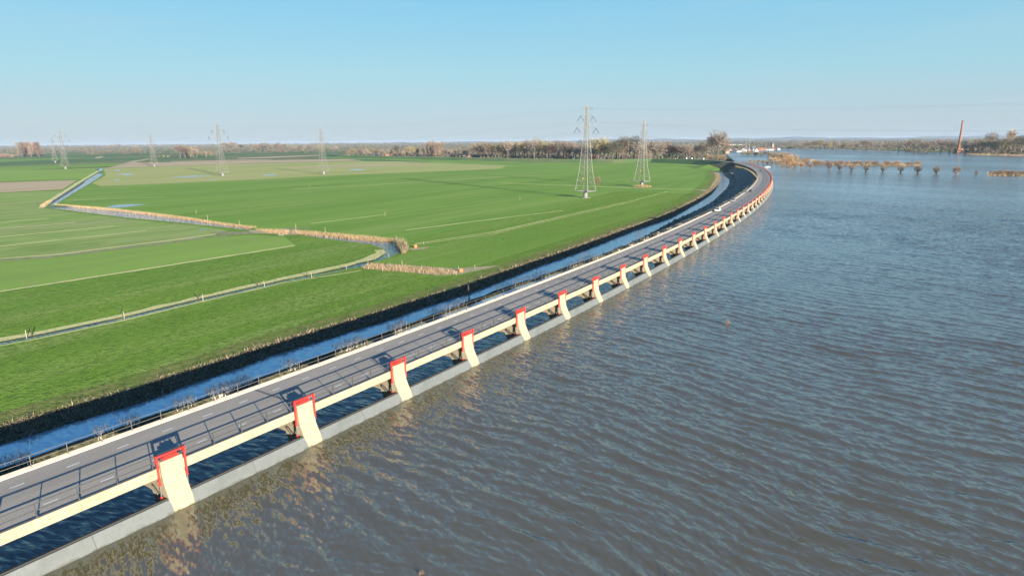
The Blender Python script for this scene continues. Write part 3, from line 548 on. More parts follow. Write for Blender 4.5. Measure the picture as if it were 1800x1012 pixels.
# hills on the horizon
V = []; Fc = []; N = 90
for i in range(N):
    x = 700+i*15.; X, Y = G(x, 0, 0) if False else ((x-900)/F*1.0, 1.0); D = 13500
    f = min(1, max(0, (x-760)/500)); hgt = 26+f*38+14*math.sin(i*.31)*f+9*math.sin(i*.83+1)+5*math.sin(i*2.1)
    for d_, z in ((0, -2), (900, hgt*.8), (1600, hgt), (3500, -2)): V.append((X*(D+d_), D+d_, z))
for i in range(N-1):
    for j in range(3): a = i*4+j; Fc.append((a, a+4, a+5, a+1))
tag(mesh('hills', V, Fc, 'hill'), kind='structure')

# ------------------------------------------------------------------ plants built of many small twigs and blades
def twigs(n, ctr, rad, length, width, r, up=.5, shell=.55, droop=0.):
    d = r.normal(size=(n, 3)); d /= np.linalg.norm(d, axis=1)[:, None]
    q = r.random(n)**(1/3); q = shell+(1-shell)*q if shell > 0 else q
    q = np.where(r.random(n) < .35, r.random(n), q)
    p = np.array(ctr)+d*q[:, None]*np.array(rad)
    v = d*np.array([1, 1, .6])+r.normal(size=(n, 3))*.45; v[:, 2] += up-droop; v /= np.linalg.norm(v, axis=1)[:, None]
    w = np.cross(v, r.normal(size=(n, 3))); w /= np.linalg.norm(w, axis=1)[:, None]
    L = length*(.6+.8*r.random(n))[:, None]; W = width*(.6+.8*r.random(n))[:, None]
    return np.stack([p-w*W/2, p+w*W/2, p+v*L], 1)
def blades(P2, z, h, wdt, r, lean=.25):               # upright blades at points P2
    n = len(P2); a = r.random(n)*6.283; hh = h*(.55+.75*r.random(n)); ww = wdt*(.6+.8*r.random(n))
    b = np.column_stack([P2, np.full(n, z) if np.isscalar(z) else z]); dx = np.column_stack([np.cos(a)*ww/2, np.sin(a)*ww/2, np.zeros(n)])
    t = b+np.column_stack([r.normal(size=n)*lean*hh, r.normal(size=n)*lean*hh, hh])
    return np.stack([b-dx, b+dx, t], 1)
def scatter_poly(px, z, dens_, r, world=False):
    Pq = px if world else GP(px, z); xs = [p[0] for p in Pq]; ys = [p[1] for p in Pq]; x0, x1, y0, y1 = min(xs), max(xs), min(ys), max(ys)
    n = int((x1-x0)*(y1-y0)*dens_); n = min(n, 900000); X = x0+(x1-x0)*r.random(n); Y = y0+(y1-y0)*r.random(n); ins = np.zeros(n, bool); j = len(Pq)-1
    for i in range(len(Pq)):
        c = ((ys[i] > Y) != (ys[j] > Y)); xi = (xs[j]-xs[i])*(Y-ys[i])/((ys[j]-ys[i]) or 1e-9)+xs[i]; ins ^= c & (X < xi); j = i
    return np.column_stack([X[ins], Y[ins]])
def limbs(mb, r, h, sp, n=7, base=.35, th_=.028):
    mb.bar((0, 0, -.3), (0, 0, h*base), h*th_, 7, h*th_*.8)
    top = Vector((r.normal()*h*.02, r.normal()*h*.02, h*.8)); mb.bar((0, 0, h*base), top, h*th_*.8, 6, h*.006)
    for k in range(n):
        a = 6.283*(k/n)+r.normal()*.3; z0 = h*(base*.8+(.6-base*.8)*r.random()); e = Vector((math.cos(a)*sp*.75, math.sin(a)*sp*.75, z0+h*(.2+.15*r.random())))
        m_ = Vector((math.cos(a)*sp*.35, math.sin(a)*sp*.35, z0+h*.14)); mb.bar((0, 0, z0), m_, h*th_*.45, 5, h*th_*.28); mb.bar(m_, e, h*th_*.28, 4, h*.003)
        for q in range(2):
            e2 = m_+Vector((math.cos(a+(q-.5)*1.6)*sp*.35, math.sin(a+(q-.5)*1.6)*sp*.35, h*(.16+.1*r.random()))); mb.bar(m_, e2, h*th_*.2, 4, h*.003)
def tree_proto(name, kind, m, seed):                  # unit-less prototypes about 10 m tall, scaled per copy
    r = np.random.default_rng(seed); t = empty(name); T = []; h = 10.
    if kind == 'round':
        mb = MB(); limbs(mb, r, h, 3.6); tr = mb.build('trunk', 'bark', t)
        for k in range(8):
            a = r.random()*6.283; c = (math.cos(a)*2.1*r.random()**.5, math.sin(a)*2.1*r.random()**.5, 6.9+r.normal()*.9); T.append(twigs(110, c, (2.3, 2.3, 1.9), 1.1, .15, r))
    elif kind == 'poplar':
        mb = MB(); limbs(mb, r, h, 1.3, 8, .2, .02); tr = mb.build('trunk', 'bark', t)
        for k in range(6): T.append(twigs(80, (r.normal()*.25, r.normal()*.25, 2.2+k*1.35), (1.15-.1*k, 1.15-.1*k, 1.2), 1.3, .13, r, up=1.2))
    elif kind == 'bush':
        mb = MB(); 
        for k in range(6): a = r.random()*6.28; mb.bar((0, 0, -.2), (math.cos(a)*2.5, math.sin(a)*2.5, 5+2*r.random()), .12, 4, .03)
        mb.build('trunk', 'bark', t)
        for k in range(6): a = r.random()*6.283; T.append(twigs(110, (math.cos(a)*2.4, math.sin(a)*2.4, 4.2+r.normal()*.9), (2.6, 2.6, 3.4), 1.5, .20, r, up=.9))
    elif kind == 'willow':
        mb = MB(); mb.bar((0, 0, -1.5), (0, 0, 2.4), .6, 8, .8).bar((0, 0, 2.3), (0, 0, 3.2), 1.0, 8, .8); mb.build('trunk', 'bark', t)
        for k in range(3): T.append(twigs(190, (r.normal()*.4, r.normal()*.4, 4.9), (3.4, 3.4, 3.6), 2.4, .22, r, up=1.0, shell=.1))
    elif kind == 'conifer':
        mb = MB(); mb.bar((0, 0, -.2), (0, 0, 9.5), .2, 6, .03); mb.build('trunk', 'bark', t)
        for k in range(8): T.append(twigs(70, (0, 0, 1.4+k), (2.1-.22*k, 2.1-.22*k, .9), 1.1, .22, r, up=-.1))
    tri_mesh('crown', np.concatenate(T), m, t)
    return t
PR = {}
def proto(kind, m, seeds=3):
    k = (kind, m)
    if k not in PR: PR[k] = []
    return k
ORD = ['first', 'second', 'third', 'fourth', 'fifth', 'sixth', 'seventh', 'eighth', 'ninth', 'tenth', 'eleventh', 'twelfth', 'thirteenth', 'fourteenth', 'fifteenth', 'sixteenth', 'seventeenth', 'eighteenth', 'nineteenth', 'twentieth']
ORD += ['twenty-'+o for o in ORD[:9]]+['thirtieth']+['thirty-'+o for o in ORD[:9]]+['fortieth']+['forty-'+o for o in ORD[:9]]+['fiftieth']
ptr = {}
NAMES = {'round': ('bare_tree', 'tree'), 'poplar': ('poplar_tree', 'tree'), 'bush': ('bare_shrub', 'shrub'), 'willow': ('pollard_willow', 'tree'), 'conifer': ('evergreen_tree', 'tree')}
NT = 0
def plant(kind, m, x, y, z, h, wf, label, group, seed):
    global NT
    NT += 1
    key = (kind, m, seed % 3)
    nm, cat = NAMES[kind]
    if key not in ptr:
        t = tree_proto(nm, kind, m, 100+len(ptr)); ptr[key] = t
    else: t = copy_tree(ptr[key]); 
    t.location = (x, y, z); s_ = h/10; t.scale = (s_*wf, s_*wf, s_); t.rotation_euler = (0, 0, (seed*1.7) % 6.28)
    tag(t, label, cat, group); return t
rt = random.Random(11)
def belt(n, x0, x1, yb, ytop, kinds, where, group, z=FZ, yj=1.0, hj=.18, wf=1.):
    xs = sorted(x0+(x1-x0)*(i+rt.uniform(.15, .85))/n for i in range(n))
    for i, x in enumerate(xs):
        f = (x-x0)/max(1e-6, x1-x0); ybase = (yb[0]+(yb[1]-yb[0])*f if isinstance(yb, tuple) else yb)+rt.uniform(-yj, yj); yt = ytop[0]+(ytop[1]-ytop[0])*f if isinstance(ytop, tuple) else ytop
        X, Y = G(x, ybase, z); hgt = (ybase-yt)/F*math.hypot(Y, 0)*1.02*(1+rt.uniform(-hj, hj)); k, m, col_ = rt.choice(kinds)
        plant(k, m, X, Y, z, hgt, wf*rt.uniform(.85, 1.2), '%s, %s from left %s' % (col_, ORD[i], where), group, rt.randrange(999))
RB = ('round', 'twig_brown', 'bare brown tree'); RG = ('round', 'twig_grey', 'bare grey tree'); RO_ = ('round', 'twig_olive', 'bare tree with yellow-green twigs'); RR = ('round', 'twig_red', 'bare tree with reddish twigs'); RD = ('round', 'twig_dark', 'dark leafless tree')
BO = ('bush', 'twig_orange', 'orange-brown shrub'); BB = ('bush', 'twig_brown', 'brown leafless shrub'); BD = ('bush', 'twig_dark', 'dark shrub'); BG = ('bush', 'twig_olive', 'olive-grey shrub'); BR = ('bush', 'twig_red', 'reddish shrub')
PB = ('poplar', 'twig_brown', 'tall slender brown tree'); PG = ('poplar', 'twig_red', 'tall slender reddish tree'); CD = ('conifer', 'twig_dark', 'dark evergreen tree'); 
belt(11, 34, 72, 275, 252.5, [PB, ('poplar', 'twig_red', 'tall slender reddish tree')], 'in the tall stand on the far left', 'tall trees on the far left', wf=1.5, hj=.05)
belt(7, -10, 36, (277, 276), 270, [BB, BR], 'in the row left of the tall stand', 'shrubs on the far left', hj=.1, wf=1.6)
belt(6, 182, 212, 263, 255.5, [RB, RG], 'in the far clump between left pylons', 'far clump between pylons')
belt(5, 228, 246, 263.5, 257, [RG], 'in the small far clump behind the ditch end', 'small far clump')
belt(9, 278, 316, 277.5, 272.5, [BD, BG], 'in the low row behind the brown field', 'low dark roadside shrubs')
belt(8, 315, 346, 277, 259, [PB, RB], 'in the clump behind that low row', 'roadside clump', wf=1.3)
belt(9, 345, 383, 277, 266, [RB, PB], 'in the thin row behind the brown field', 'thin roadside row', wf=.9)
belt(10, 391, 424, 265, 252.5, [RB, RD, RG], 'right of the tall left pylon', 'clump right of the left pylon')
belt(13, 440, 502, 266, 253.5, [RB, RR, RG], 'in the belt before the middle pylon', 'belt before the middle pylon')
belt(14, 505, 600, 267, 256.5, [RB, RG, RO_], 'behind the middle pylon', 'belt behind the middle pylon')
belt(16, 604, 750, 276, 262, [RB, RO_, RG, RD], 'among the left village houses', 'village trees left', hj=.3)
belt(9, 749, 779, 277, 252, [PB, PG], 'in the tall poplar screen', 'poplar screen', wf=1.0, hj=.08)
belt(9, 780, 835, 277, 262, [RB, RD, RG], 'between the poplars and the brick farm', 'trees by the farm', hj=.25)
belt(15, 836, 905, (279, 280), (254, 256), [RB, RO_, RB], 'in the tall belt behind the brick farm', 'tall belt west')
belt(11, 905, 962, (280, 281), (250, 252), [RB, RG, RO_], 'in the middle of the tall belt', 'tall belt middle')
belt(10, 962, 1012, (281, 282), (254, 256), [RG, RB, RR], 'in the belt left of the nearest pylon', 'tall belt east')
belt(6, 1010, 1045, 283, 257, [RG, RB], 'behind the nearest pylon', 'trees behind the nearest pylon')
belt(11, 1046, 1118, (284, 284.5), (250, 249), [RB, RO_, RD, RG], 'between the two nearest pylons', 'trees between the pylons')
belt(8, 1118, 1160, 283.5, 254, [RB, RG, BB], 'behind the second pylon', 'trees behind the second pylon')
belt(9, 1160, 1215, (283, 281), (256, 259), [RB, RG, RR], 'beside the dike road', 'trees by the dike road')
belt(6, 1208, 1244, 280.5, (258, 255), [RG, RD, RD], 'left of the biggest tree', 'dark trees by the biggest tree')
# the biggest tree beside the bridgehead and its thicket
X, Y = G(1261, 281.5, 1); plant('round', 'twig_brown', X, Y, 1, 46, .85, 'biggest bare tree, broad crown rising above the horizon behind the bridgehead', None, 1)
X, Y = G(1250, 281, 1); plant('round', 'twig_grey', X, Y, 1, 38, .7, 'second biggest bare tree, joined to the left of the biggest one', None, 2)
X, Y = G(1274, 280.5, 1); plant('round', 'twig_brown', X, Y, 1, 31, .75, 'bare tree joined to the right of the biggest one', None, 3)
belt(7, 1243, 1276, 281.5, 272, [BO, BB], 'in the thicket under the biggest tree', 'thicket under the biggest tree', z=.8, wf=1.3)
# flooded foreland: shrubs, willows and reeds standing in the water
belt(12, 1304, 1362, (272.5, 274), 266.5, [BG, BG, ('bush', 'twig_dark', 'dark shrub')], 'in the olive hedge in the flood', 'hedge in the flood', z=0, wf=1.5, yj=.5, hj=.12)
belt(10, 1352, 1402, (277, 287), (266, 271), [BO, BO, BB], 'in the orange thicket', 'orange thicket', z=0, wf=1.15, yj=2)
belt(6, 1376, 1420, (291, 289), (275, 277), [BO], 'behind the willow row', 'orange clump', z=0, wf=.9, yj=1)
belt(9, 1430, 1490, 290.5, 281, [BO, ('bush', 'twig_red', 'reddish shrub')], 'on the left-hand orange bank', 'orange shrub bank', z=0, wf=1.2, yj=.6)
belt(13, 1490, 1618, (291, 291.5), (283, 282), [BO, BO, BB], 'on the right-hand orange bank', 'orange shrub bank right', z=0, wf=1.3, yj=.6)
belt(10, 1735, 1812, (308, 309), (300, 299), [BO, BR], 'on the strip at right edge', 'shrubby strip right', z=0, wf=1.3, yj=.5)
for i, (x, y, hp) in enumerate([(1319, 287.2, 7), (1326, 287.6, 7), (1333, 288.2, 7.5), (1342, 289.3, 8.5), (1349, 290, 8), (1357, 291.3, 8.5), (1366, 292.2, 9), (1375, 293.3, 8.5), (1386, 294.2, 9.5), (1397, 295, 10), (1409, 296, 10), (1424, 297, 11), (1457.5, 299, 12), (1476, 300, 12), (1496.6, 301, 13), (1522, 302, 12.5), (1551.6, 303, 13), (1583, 304.3, 14), (1613, 305.3, 15), (1645.6, 306.5, 15), (1680.6, 308, 16), (1716, 307.8, 8)]):
    X, Y = G(x, y, 0); plant('willow', 'twig_orange' if i < 12 else 'twig_brown', X, Y, 0, hp/F*Y*1.0, .95, 'pollard willow, %s from the left in the row across the flood' % ORD[i], 'pollard willows in the flood', i)
# far right shore
belt(12, 1404, 1500, (263.5, 264.5), (250, 250), [RB, RG, RO_], 'on the far left shore', 'far shore left', z=.5, yj=.8)
belt(14, 1500, 1672, (265.5, 270), (249, 247), [RB, RG, RR], 'on the shore left of the chimney', 'far shore by the chimney', z=.5, wf=1.3)
belt(14, 1690, 1800, (270.5, 272), (249, 246), [RB, RO_, RG, RD], 'on the far shore right of the chimney', 'far shore right', z=.5, wf=1.1)
X, Y = G(1772, 271, .5); plant('poplar', 'twig_orange', X, Y, .5, 38/F*Y, 1.8, 'tallest reddish poplar on the far shore right of the chimney', None, 5)
X, Y = G(1737, 270, .5); plant('round', 'twig_brown', X, Y, .5, 35/F*Y, 1., 'tall rounded tree on the far shore between chimney and poplar', None, 6)
print('TREES', NT)
X, Y = G(1050, 326, FZ); plant('bush', 'twig_red', X, Y, FZ, 19/F*Y, .55, 'reddish brown shrub in the field beside the nearest pylon', None, 7)
X, Y = G(1277, 571, 0); b_ = plant('bush', 'twig_red', X, Y, -.6, 2.0, .5, 'thin drowned shrub poking out of the river in mid picture', None, 8)
X, Y = G(741, 1011, 0); plant('bush', 'twig_red', X, Y, -.5, 1.1, .4, 'tip of a drowned shrub at the bottom edge', None, 9)

# far woods that read as one mass
def far_wood(name, rows, m, seed):
    r = np.random.default_rng(seed); T = []
    for (D, dens_, hh, x0, x1, jit) in rows:
        n = int((x1-x0)*dens_); px = x0+(x1-x0)*r.random(n); gate = np.sin(px*.021+D*.37)+np.sin(px*.063+D*.11)+.8*r.normal(size=n) > -.9
        for u in px[gate]:
            d = D*(1+r.normal()*jit); X = (u-900)/F*d; h = hh*(.65+.7*r.random()); w_ = h*(.7+.6*r.random()); k = 26
            T.append(twigs(k, (X, d, h*.5), (w_, w_, h*.45), h*.40, h*.17, r, up=.5, shell=.2))
    return tag(tri_mesh(name, np.concatenate(T), m), kind='stuff')
o = far_wood('far_woodland', [(2300, .5, 10, -60, 1180, .06), (2900, .6, 11, -80, 1270, .08), (3700, .9, 13, -80, 1900, .08), (5000, 1.1, 15, -80, 1900, .08), (6800, 1.1, 18, -80, 1900, .08), (9000, 1.1, 22, -80, 1900, .08), (11500, 1.0, 26, -80, 1900, .05)], 'wood_far', 5)
tag(o, 'hazy brown woods and hedges filling the plain up to the horizon', 'woodland')
r = np.random.default_rng(21); T = []
for px, dens_ in (([(1395, 263.2), (1480, 264), (1560, 266), (1640, 269), (1720, 270.5), (1820, 273), (1820, 262), (1640, 258), (1500, 256), (1395, 256)], .0012), ([(1280, 263.8), (1400, 262), (1400, 256), (1280, 256)], .0011), ([(1690, 271), (1820, 274), (1820, 268), (1700, 266)], .003)):
    for p in scatter_poly(px, .5, dens_, r): h = 5+7*r.random(); T.append(twigs(14, (p[0], p[1], h*.5), (h*.8, h*.8, h*.5), h*.5, h*.22, r, up=.4, shell=.3))
for px, dens_ in (([(610, 274), (750, 276), (830, 278), (1000, 281), (1180, 281), (1240, 279), (1270, 272), (1270, 262), (1000, 262), (800, 262), (610, 264)], .0022), ([(700, 276.2), (830, 279.5), (1000, 282.5), (1120, 285), (1240, 282), (1240, 280.3), (1120, 283.3), (1000, 280.8), (830, 278), (700, 274.8)], .006)):
    for p in scatter_poly(px, FZ, dens_, r): h = 4+7*r.random(); T.append(twigs(14, (p[0], p[1], FZ+h*.5), (h*.8, h*.8, h*.5), h*.5, h*.20, r, up=.4, shell=.3))
tag(tri_mesh('scrub', np.concatenate(T), 'wood_far'), 'brown scrub and small garden trees behind the dike and on the far shore', 'scrub', kind='stuff')
# reed beds
def reeds(name, beds, m, label, h, wd, dn, seed, lean=.22):
    r = np.random.default_rng(seed); T = []
    for px, z in beds:
        p = scatter_poly(px, z, dn, r); T.append(blades(p, z-.15, h, wd, r, lean))
    return tag(tri_mesh(name, np.concatenate(T), m), label, 'reeds', kind='stuff')
reeds('ditch_reeds', [([(96, 359.5), (200, 368), (300, 379.5), (400, 394.5), (452, 400), (440, 402), (400, 396.6), (300, 382), (200, 370), (98, 360.8)], FZ-.1), ([(516, 406), (560, 409), (640, 416), (692, 421), (694, 427), (640, 423.2), (560, 415), (512, 411.5)], FZ-.1),
                      ([(634, 471), (652, 465), (700, 468), (760, 473), (806, 478.5), (800, 482.5), (767, 483.5), (700, 478.5), (640, 473.5)], FZ-.1), ([(70, 362), (84, 354), (90, 354), (82, 360), (76, 366)], FZ-.1), ([(448, 404), (510, 405.5), (505, 413), (470, 410)], FZ)], 'reed', 'tan dead reeds along the zigzag ditch between the green fields', 1.0, .11, 13, 31, .2)
reeds('dark_reeds', [([(697, 423), (713, 430), (719, 437), (714, 445), (704, 448), (702, 438), (694, 429)], FZ-.1)], 'bramble', 'dark olive reeds round the outer bend of the ditch', 2.2, .16, 9, 32)
reeds('flood_reeds', [([(1428, 290), (1500, 291.5), (1618, 292.5), (1618, 290), (1500, 288.5), (1430, 287.5)], 0), ([(1735, 309), (1830, 311), (1830, 306.5), (1735, 306)], 0), ([(1408, 283.5), (1436, 284.5), (1436, 282.8), (1408, 282)], 0), ([(1352, 282), (1400, 290), (1420, 289), (1380, 277), (1352, 275)], 0), ([(1700, 272.5), (1830, 275.5), (1830, 273), (1700, 270.8)], .3)], 'reed', 'tan reeds standing in the flood around the shrub banks', 2.6, .35, .55, 33)
# bank brambles in the bridge's shade, tufts on the near field, reeds beside the railing
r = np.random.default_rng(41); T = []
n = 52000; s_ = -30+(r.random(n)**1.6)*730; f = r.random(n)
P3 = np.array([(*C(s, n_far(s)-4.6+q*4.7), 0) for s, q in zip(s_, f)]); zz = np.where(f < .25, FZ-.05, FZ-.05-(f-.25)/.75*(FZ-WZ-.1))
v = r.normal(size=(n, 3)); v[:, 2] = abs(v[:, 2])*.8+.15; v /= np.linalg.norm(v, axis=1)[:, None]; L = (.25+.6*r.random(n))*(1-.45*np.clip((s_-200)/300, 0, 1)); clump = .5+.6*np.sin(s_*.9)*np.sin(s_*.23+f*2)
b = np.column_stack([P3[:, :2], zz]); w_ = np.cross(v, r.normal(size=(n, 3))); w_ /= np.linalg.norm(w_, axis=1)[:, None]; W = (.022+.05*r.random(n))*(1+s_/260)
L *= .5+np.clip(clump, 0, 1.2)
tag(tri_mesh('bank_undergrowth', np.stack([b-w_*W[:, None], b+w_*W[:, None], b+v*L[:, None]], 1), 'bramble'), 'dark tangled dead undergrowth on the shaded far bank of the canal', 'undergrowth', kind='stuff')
n = 150000; s_ = -35+(r.random(n)**1.5)*430; f = r.random(n)**.9*60
P2 = np.array([C(s, n_far(s)-3.6-q) for s, q in zip(s_, f)]); keep = P2[:, 1] > 0
wv = (.03+.05*r.random(n))*(1+s_/130)
T = blades(P2, FZ+.03, .13, wv, r, .5)
tag(tri_mesh('grass_tufts', T, 'tuft'), 'short uneven grass tufts over the near field', 'grass', kind='stuff')
T = []
for s0, s1, dn in ((-7, -1.5, 26), (5, 7, 12), (8.5, 10.5, 26), (15, 18, 24), (20, 27, 34), (33, 36, 18), (44, 50, 26), (57, 62, 22), (70, 84, 14), (95, 120, 9), (130, 150, 6)):
    m_ = int((s1-s0)*dn); S = s0+(s1-s0)*r.random(m_); Q = np.array([C(s, n_near(s)+.3+2.2*q) for s, q in zip(S, r.random(m_))]); T.append(blades(Q, WZ, 1.9, .06, r, .18)); T.append(blades(Q+r.normal(size=Q.shape)*.15, WZ+.9, .8, .2, r, .3))
tag(tri_mesh('canal_reeds', np.concatenate(T), 'reed_pale'), 'pale dead reeds at the canal edge behind the far railing', 'reeds', kind='stuff')
def bank_z(s, n):
    i = min(len(ss)-1, max(0, int(round((s+140)/4)))); R8 = [(sn(p_[:2])[1], rise(ss[i], p_[2]) if 10 < j < 18 else p_[2]) for j, p_ in [(j, rows[j][i]) for j in range(9, 16)]]
    return float(np.interp(n, [a for a, b in R8], [b for a, b in R8]))
# loose stones on the terraced slope inside the bend
M['stone'] = mat('stone', (.34, .31, .25), .9)
rk = MB()
for i in range(1700):
    s = 150+rs.random()**.8*540; q = rs.random()**1.6; nn = n_near(s)*(1-q)+(-16)*q+.5; x, y = C(s, nn); a = rs.uniform(.25, .8); z = bank_z(s, nn)
    c = Vector((x, y, z+a*.2)); vs = [c+Vector((rs.uniform(.6, 1)*a*dx, rs.uniform(.6, 1)*a*dy, rs.uniform(.4, .8)*a*dz)) for dx, dy, dz in ((1, 0, 0), (0, 1, 0), (-1, 0, 0), (0, -1, 0), (0, 0, 1), (0, 0, -1))]
    rk.add(vs, [(0, 1, 4), (1, 2, 4), (2, 3, 4), (3, 0, 4), (1, 0, 5), (2, 1, 5), (3, 2, 5), (0, 3, 5)])
tag(mesh('rubble', rk.v, rk.f, 'stone'), 'grey-brown rubble on the terraced slope inside the bridge bend', 'rubble', kind='stuff')

# ------------------------------------------------------------------ pylons
def pylon(name, x, y, tall, arms, label, group):
    t = empty(name, (x, y, FZ), R(139.5)); zb = 4.4; top = tall-FZ; mb = MB()                # local x = along the line, y = along the arms
    MB().bar((0, 0, -.2), (0, 0, 3.6), 1.25, 14).bar((0, 0, 3.4), (0, 0, 3.9), 1.3, 14, 2.0).build('pedestal', 'concrete_grey', t)
    MB().bar((0, 0, -.1), (0, 0, .25), 3.2, 10).build('footing', 'concrete_grey', t)
    B = 4.6; pf = MB()
    for a, b in (((-B, -B), (B, B)), ((-B, B), (B, -B))): pf.bar((*a, 4.05), (*b, 4.05), .32)
    for a, b in (((-B, -B), (B, -B)), ((B, -B), (B, B)), ((B, B), (-B, B)), ((-B, B), (-B, -B))): pf.bar((*a, 4.05), (*b, 4.05), .24)
    pf.build('base_frame', 'galv_dark', t)
    zk = 30.; wk = 1.55; wt = .55
    def hw(z): q = z*54.9/top; return float(np.interp(q, [4.4, 16.7, 28.8, 35, 42.7, 49, 55], [4.6, 2.85, 2.0, 1.5, 1.25, .85, .45]))
    lv = [zb]; z = zb
    while z < top-1.2: z += max(1.5, hw(z)*1.25); lv.append(min(z, top))
    for sx_, sy_ in ((1, 1), (1, -1), (-1, 1), (-1, -1)):
        lg = MB()
        for a, b in zip(lv[:-1], lv[1:]): lg.bar((sx_*hw(a), sy_*hw(a), a), (sx_*hw(b), sy_*hw(b), b), .14)
        lg.build('leg', 'galv', t)
    br_ = MB()
    for i, (a, b) in enumerate(zip(lv[:-1], lv[1:])):
        A, Bq = hw(a), hw(b); rr_ = .075 if a < zk else .055
        for q in range(4):
            c = [(1, 1), (1, -1), (-1, -1), (-1, 1)]; p, n_ = c[q], c[(q+1) % 4]
            if i == 0:
                m_ = ((p[0]+n_[0])/2*Bq, (p[1]+n_[1])/2*Bq, b); br_.bar((p[0]*A, p[1]*A, a), m_, rr_).bar((n_[0]*A, n_[1]*A, a), m_, rr_)
            else: br_.bar((p[0]*A, p[1]*A, a), (n_[0]*Bq, n_[1]*Bq, b), rr_).bar((n_[0]*A, n_[1]*A, a), (p[0]*Bq, p[1]*Bq, b), rr_)
            br_.bar((p[0]*Bq, p[1]*Bq, b), (n_[0]*Bq, n_[1]*Bq, b), rr_)
    br_.bar((0, 0, top-.3), (0, 0, top+.9), .1); br_.build('bracing', 'galv', t)
    MB().box(-.5, .5, B*.62-.06, B*.62, 11.5, 12.3).build('warning_sign', 'warn', t)
    hooks = []
    for za, la, ins in arms:
        za -= FZ; a_ = MB(); w0 = hw(za)
        for sd in (-1, 1):
            tip = (0, sd*la, za); a_.bar((0, sd*w0, za), tip, .13)
            for sx_ in (-1, 1): a_.bar((sx_*w0, sd*w0, za), tip, .08).bar((sx_*w0, sd*w0, za+1.4), tip, .06)
            for q in (.35, .7): a_.bar((0-w0*(1-q), sd*(w0+(la-w0)*q), za), (w0*(1-q), sd*(w0+(la-w0)*q), za), .05)
        a_.build('cross_arm', 'galv', t)
        for sd in (-1, 1):
            if ins == 'V':
                for dx in (-1, 1):
                    MB().bar((0, sd*la, za), (dx*2.3, sd*la, za-3.0), .14, 8).build('insulator', 'insulator', t)
                hooks.append((sd*la, za-3.0, 2.3))
                MB().bar((2.3, sd*la, za-3.0), (0, sd*la, za-3.9), .04).bar((-2.3, sd*la, za-3.0), (0, sd*la, za-3.9), .04).build('jumper', 'insulator', t)
            elif ins == 'I':
                MB().bar((0, sd*la, za), (0, sd*la, za-3.2), .13, 8).build('insulator', 'insulator', t); hooks.append((sd*la, za-3.2, 0))
            else: hooks.append((sd*la, za, 0))
    tag(t, label, 'pylon', group)
    return t, hooks
M['concrete_grey'] = mat('concrete_grey', (.16, .16, .155), .85)
AA = [(50.8, 7.2, ''), (46.4, 6.6, 'V'), (39.6, 10.2, 'V'), (32.4, 7.0, 'V')]; AB = [(42.6, 6.2, ''), (38.2, 4.2, 'I'), (33., 7.0, 'I'), (27.6, 4.8, 'I')]
lineA = [(1029, 347.5, 'nearest lattice pylon on a thick round pedestal in the green field'), (391.5, 309, 'tall lattice pylon on the olive field right of the roadside clump'), (115.5, 297, 'right one of the two lattice pylons standing close together on the far left')]
lineB = [(1127.8, 328, 'second nearest lattice pylon, right of the nearest one, with low brush at its foot'), (569, 306, 'lattice pylon on the olive field in front of the middle belt'), (271.5, 293, 'lattice pylon on the brown field behind the ditch end'), (97.5, 286, 'left one of the two lattice pylons standing close together on the far left')]
def wires(Ps, hk, ends, who):
    Ps = [ends[0]]+[p for p in Ps]+[ends[1]]; ux, uy = math.cos(R(139.5)), math.sin(R(139.5))
    for i in range(len(Ps)-1):
        for j, (oy, oz, dx) in enumerate(hk):
            a = Vector((Ps[i][0]-uy*oy+ux*dx, Ps[i][1]+ux*oy+uy*dx, FZ+oz)); b = Vector((Ps[i+1][0]-uy*oy-ux*dx, Ps[i+1][1]+ux*oy-uy*dx, FZ+oz)); mb = MB(); sag = 9 if dx or oz < top_w else 6; last = a
            for k in range(1, 13): f = k/12; p = a.lerp(b, f); p.z -= sag*4*f*(1-f); mb.bar(last, p, .015, 3); last = p
            o = mb.build('power_line', 'galv_dark'); tag(o, 'thin power lines sagging between the pylons of the %s row' % who, 'power line', '%s row power lines' % who)
top_w = 45
for Ls, AR, who in ((lineA, AA, 'taller'), (lineB, AB, 'slimmer')):
    pts = []
    for x, y, lab in Ls:
        X, Y = G(x, y, FZ); pts.append((X, Y)); t, hk = pylon('pylon', X, Y, 52.7 if who == 'taller' else 46.5, AR, lab, who+' lattice pylons')
    d = (pts[0][0]-pts[1][0], pts[0][1]-pts[1][1]); e0 = (pts[0][0]+d[0]*.95, pts[0][1]+d[1]*.95); 
    e1 = (pts[-1][0]*2-pts[-2][0], pts[-1][1]*2-pts[-2][1]); wires(pts, hk, (e0, e1), who)
X, Y = G(1128, 329, FZ)
tag(tri_mesh('pedestal_brush', blades(np.array([X, Y])+np.random.default_rng(3).normal(size=(1200, 2))*np.array([2.6, 1.5]), FZ, 1.5, .2, np.random.default_rng(4), .25), 'reed'), 'tan brush round the foot of the second pylon', 'brush', kind='stuff')

# ------------------------------------------------------------------ the tall brick chimney
X, Y = G(1684, 268.5, .5); t = empty('chimney', (X, Y, .5)); MB().bar((0, 0, 0), (0, 0, 66), 2.7, 20, 1.5).build('shaft', 'brick_orange' if 'brick_orange' in M else 'brick', t)
MB().bar((0, 0, 66), (0, 0, 68), 1.65, 20, 1.65).build('crown_ring', 'brick_dark', t); MB().box(-6, 6, -6, 6, -.5, 9).build('boiler_house', 'brick_dark', t)
tag(t, 'tall slender red brick factory chimney on the far shore', 'chimney')

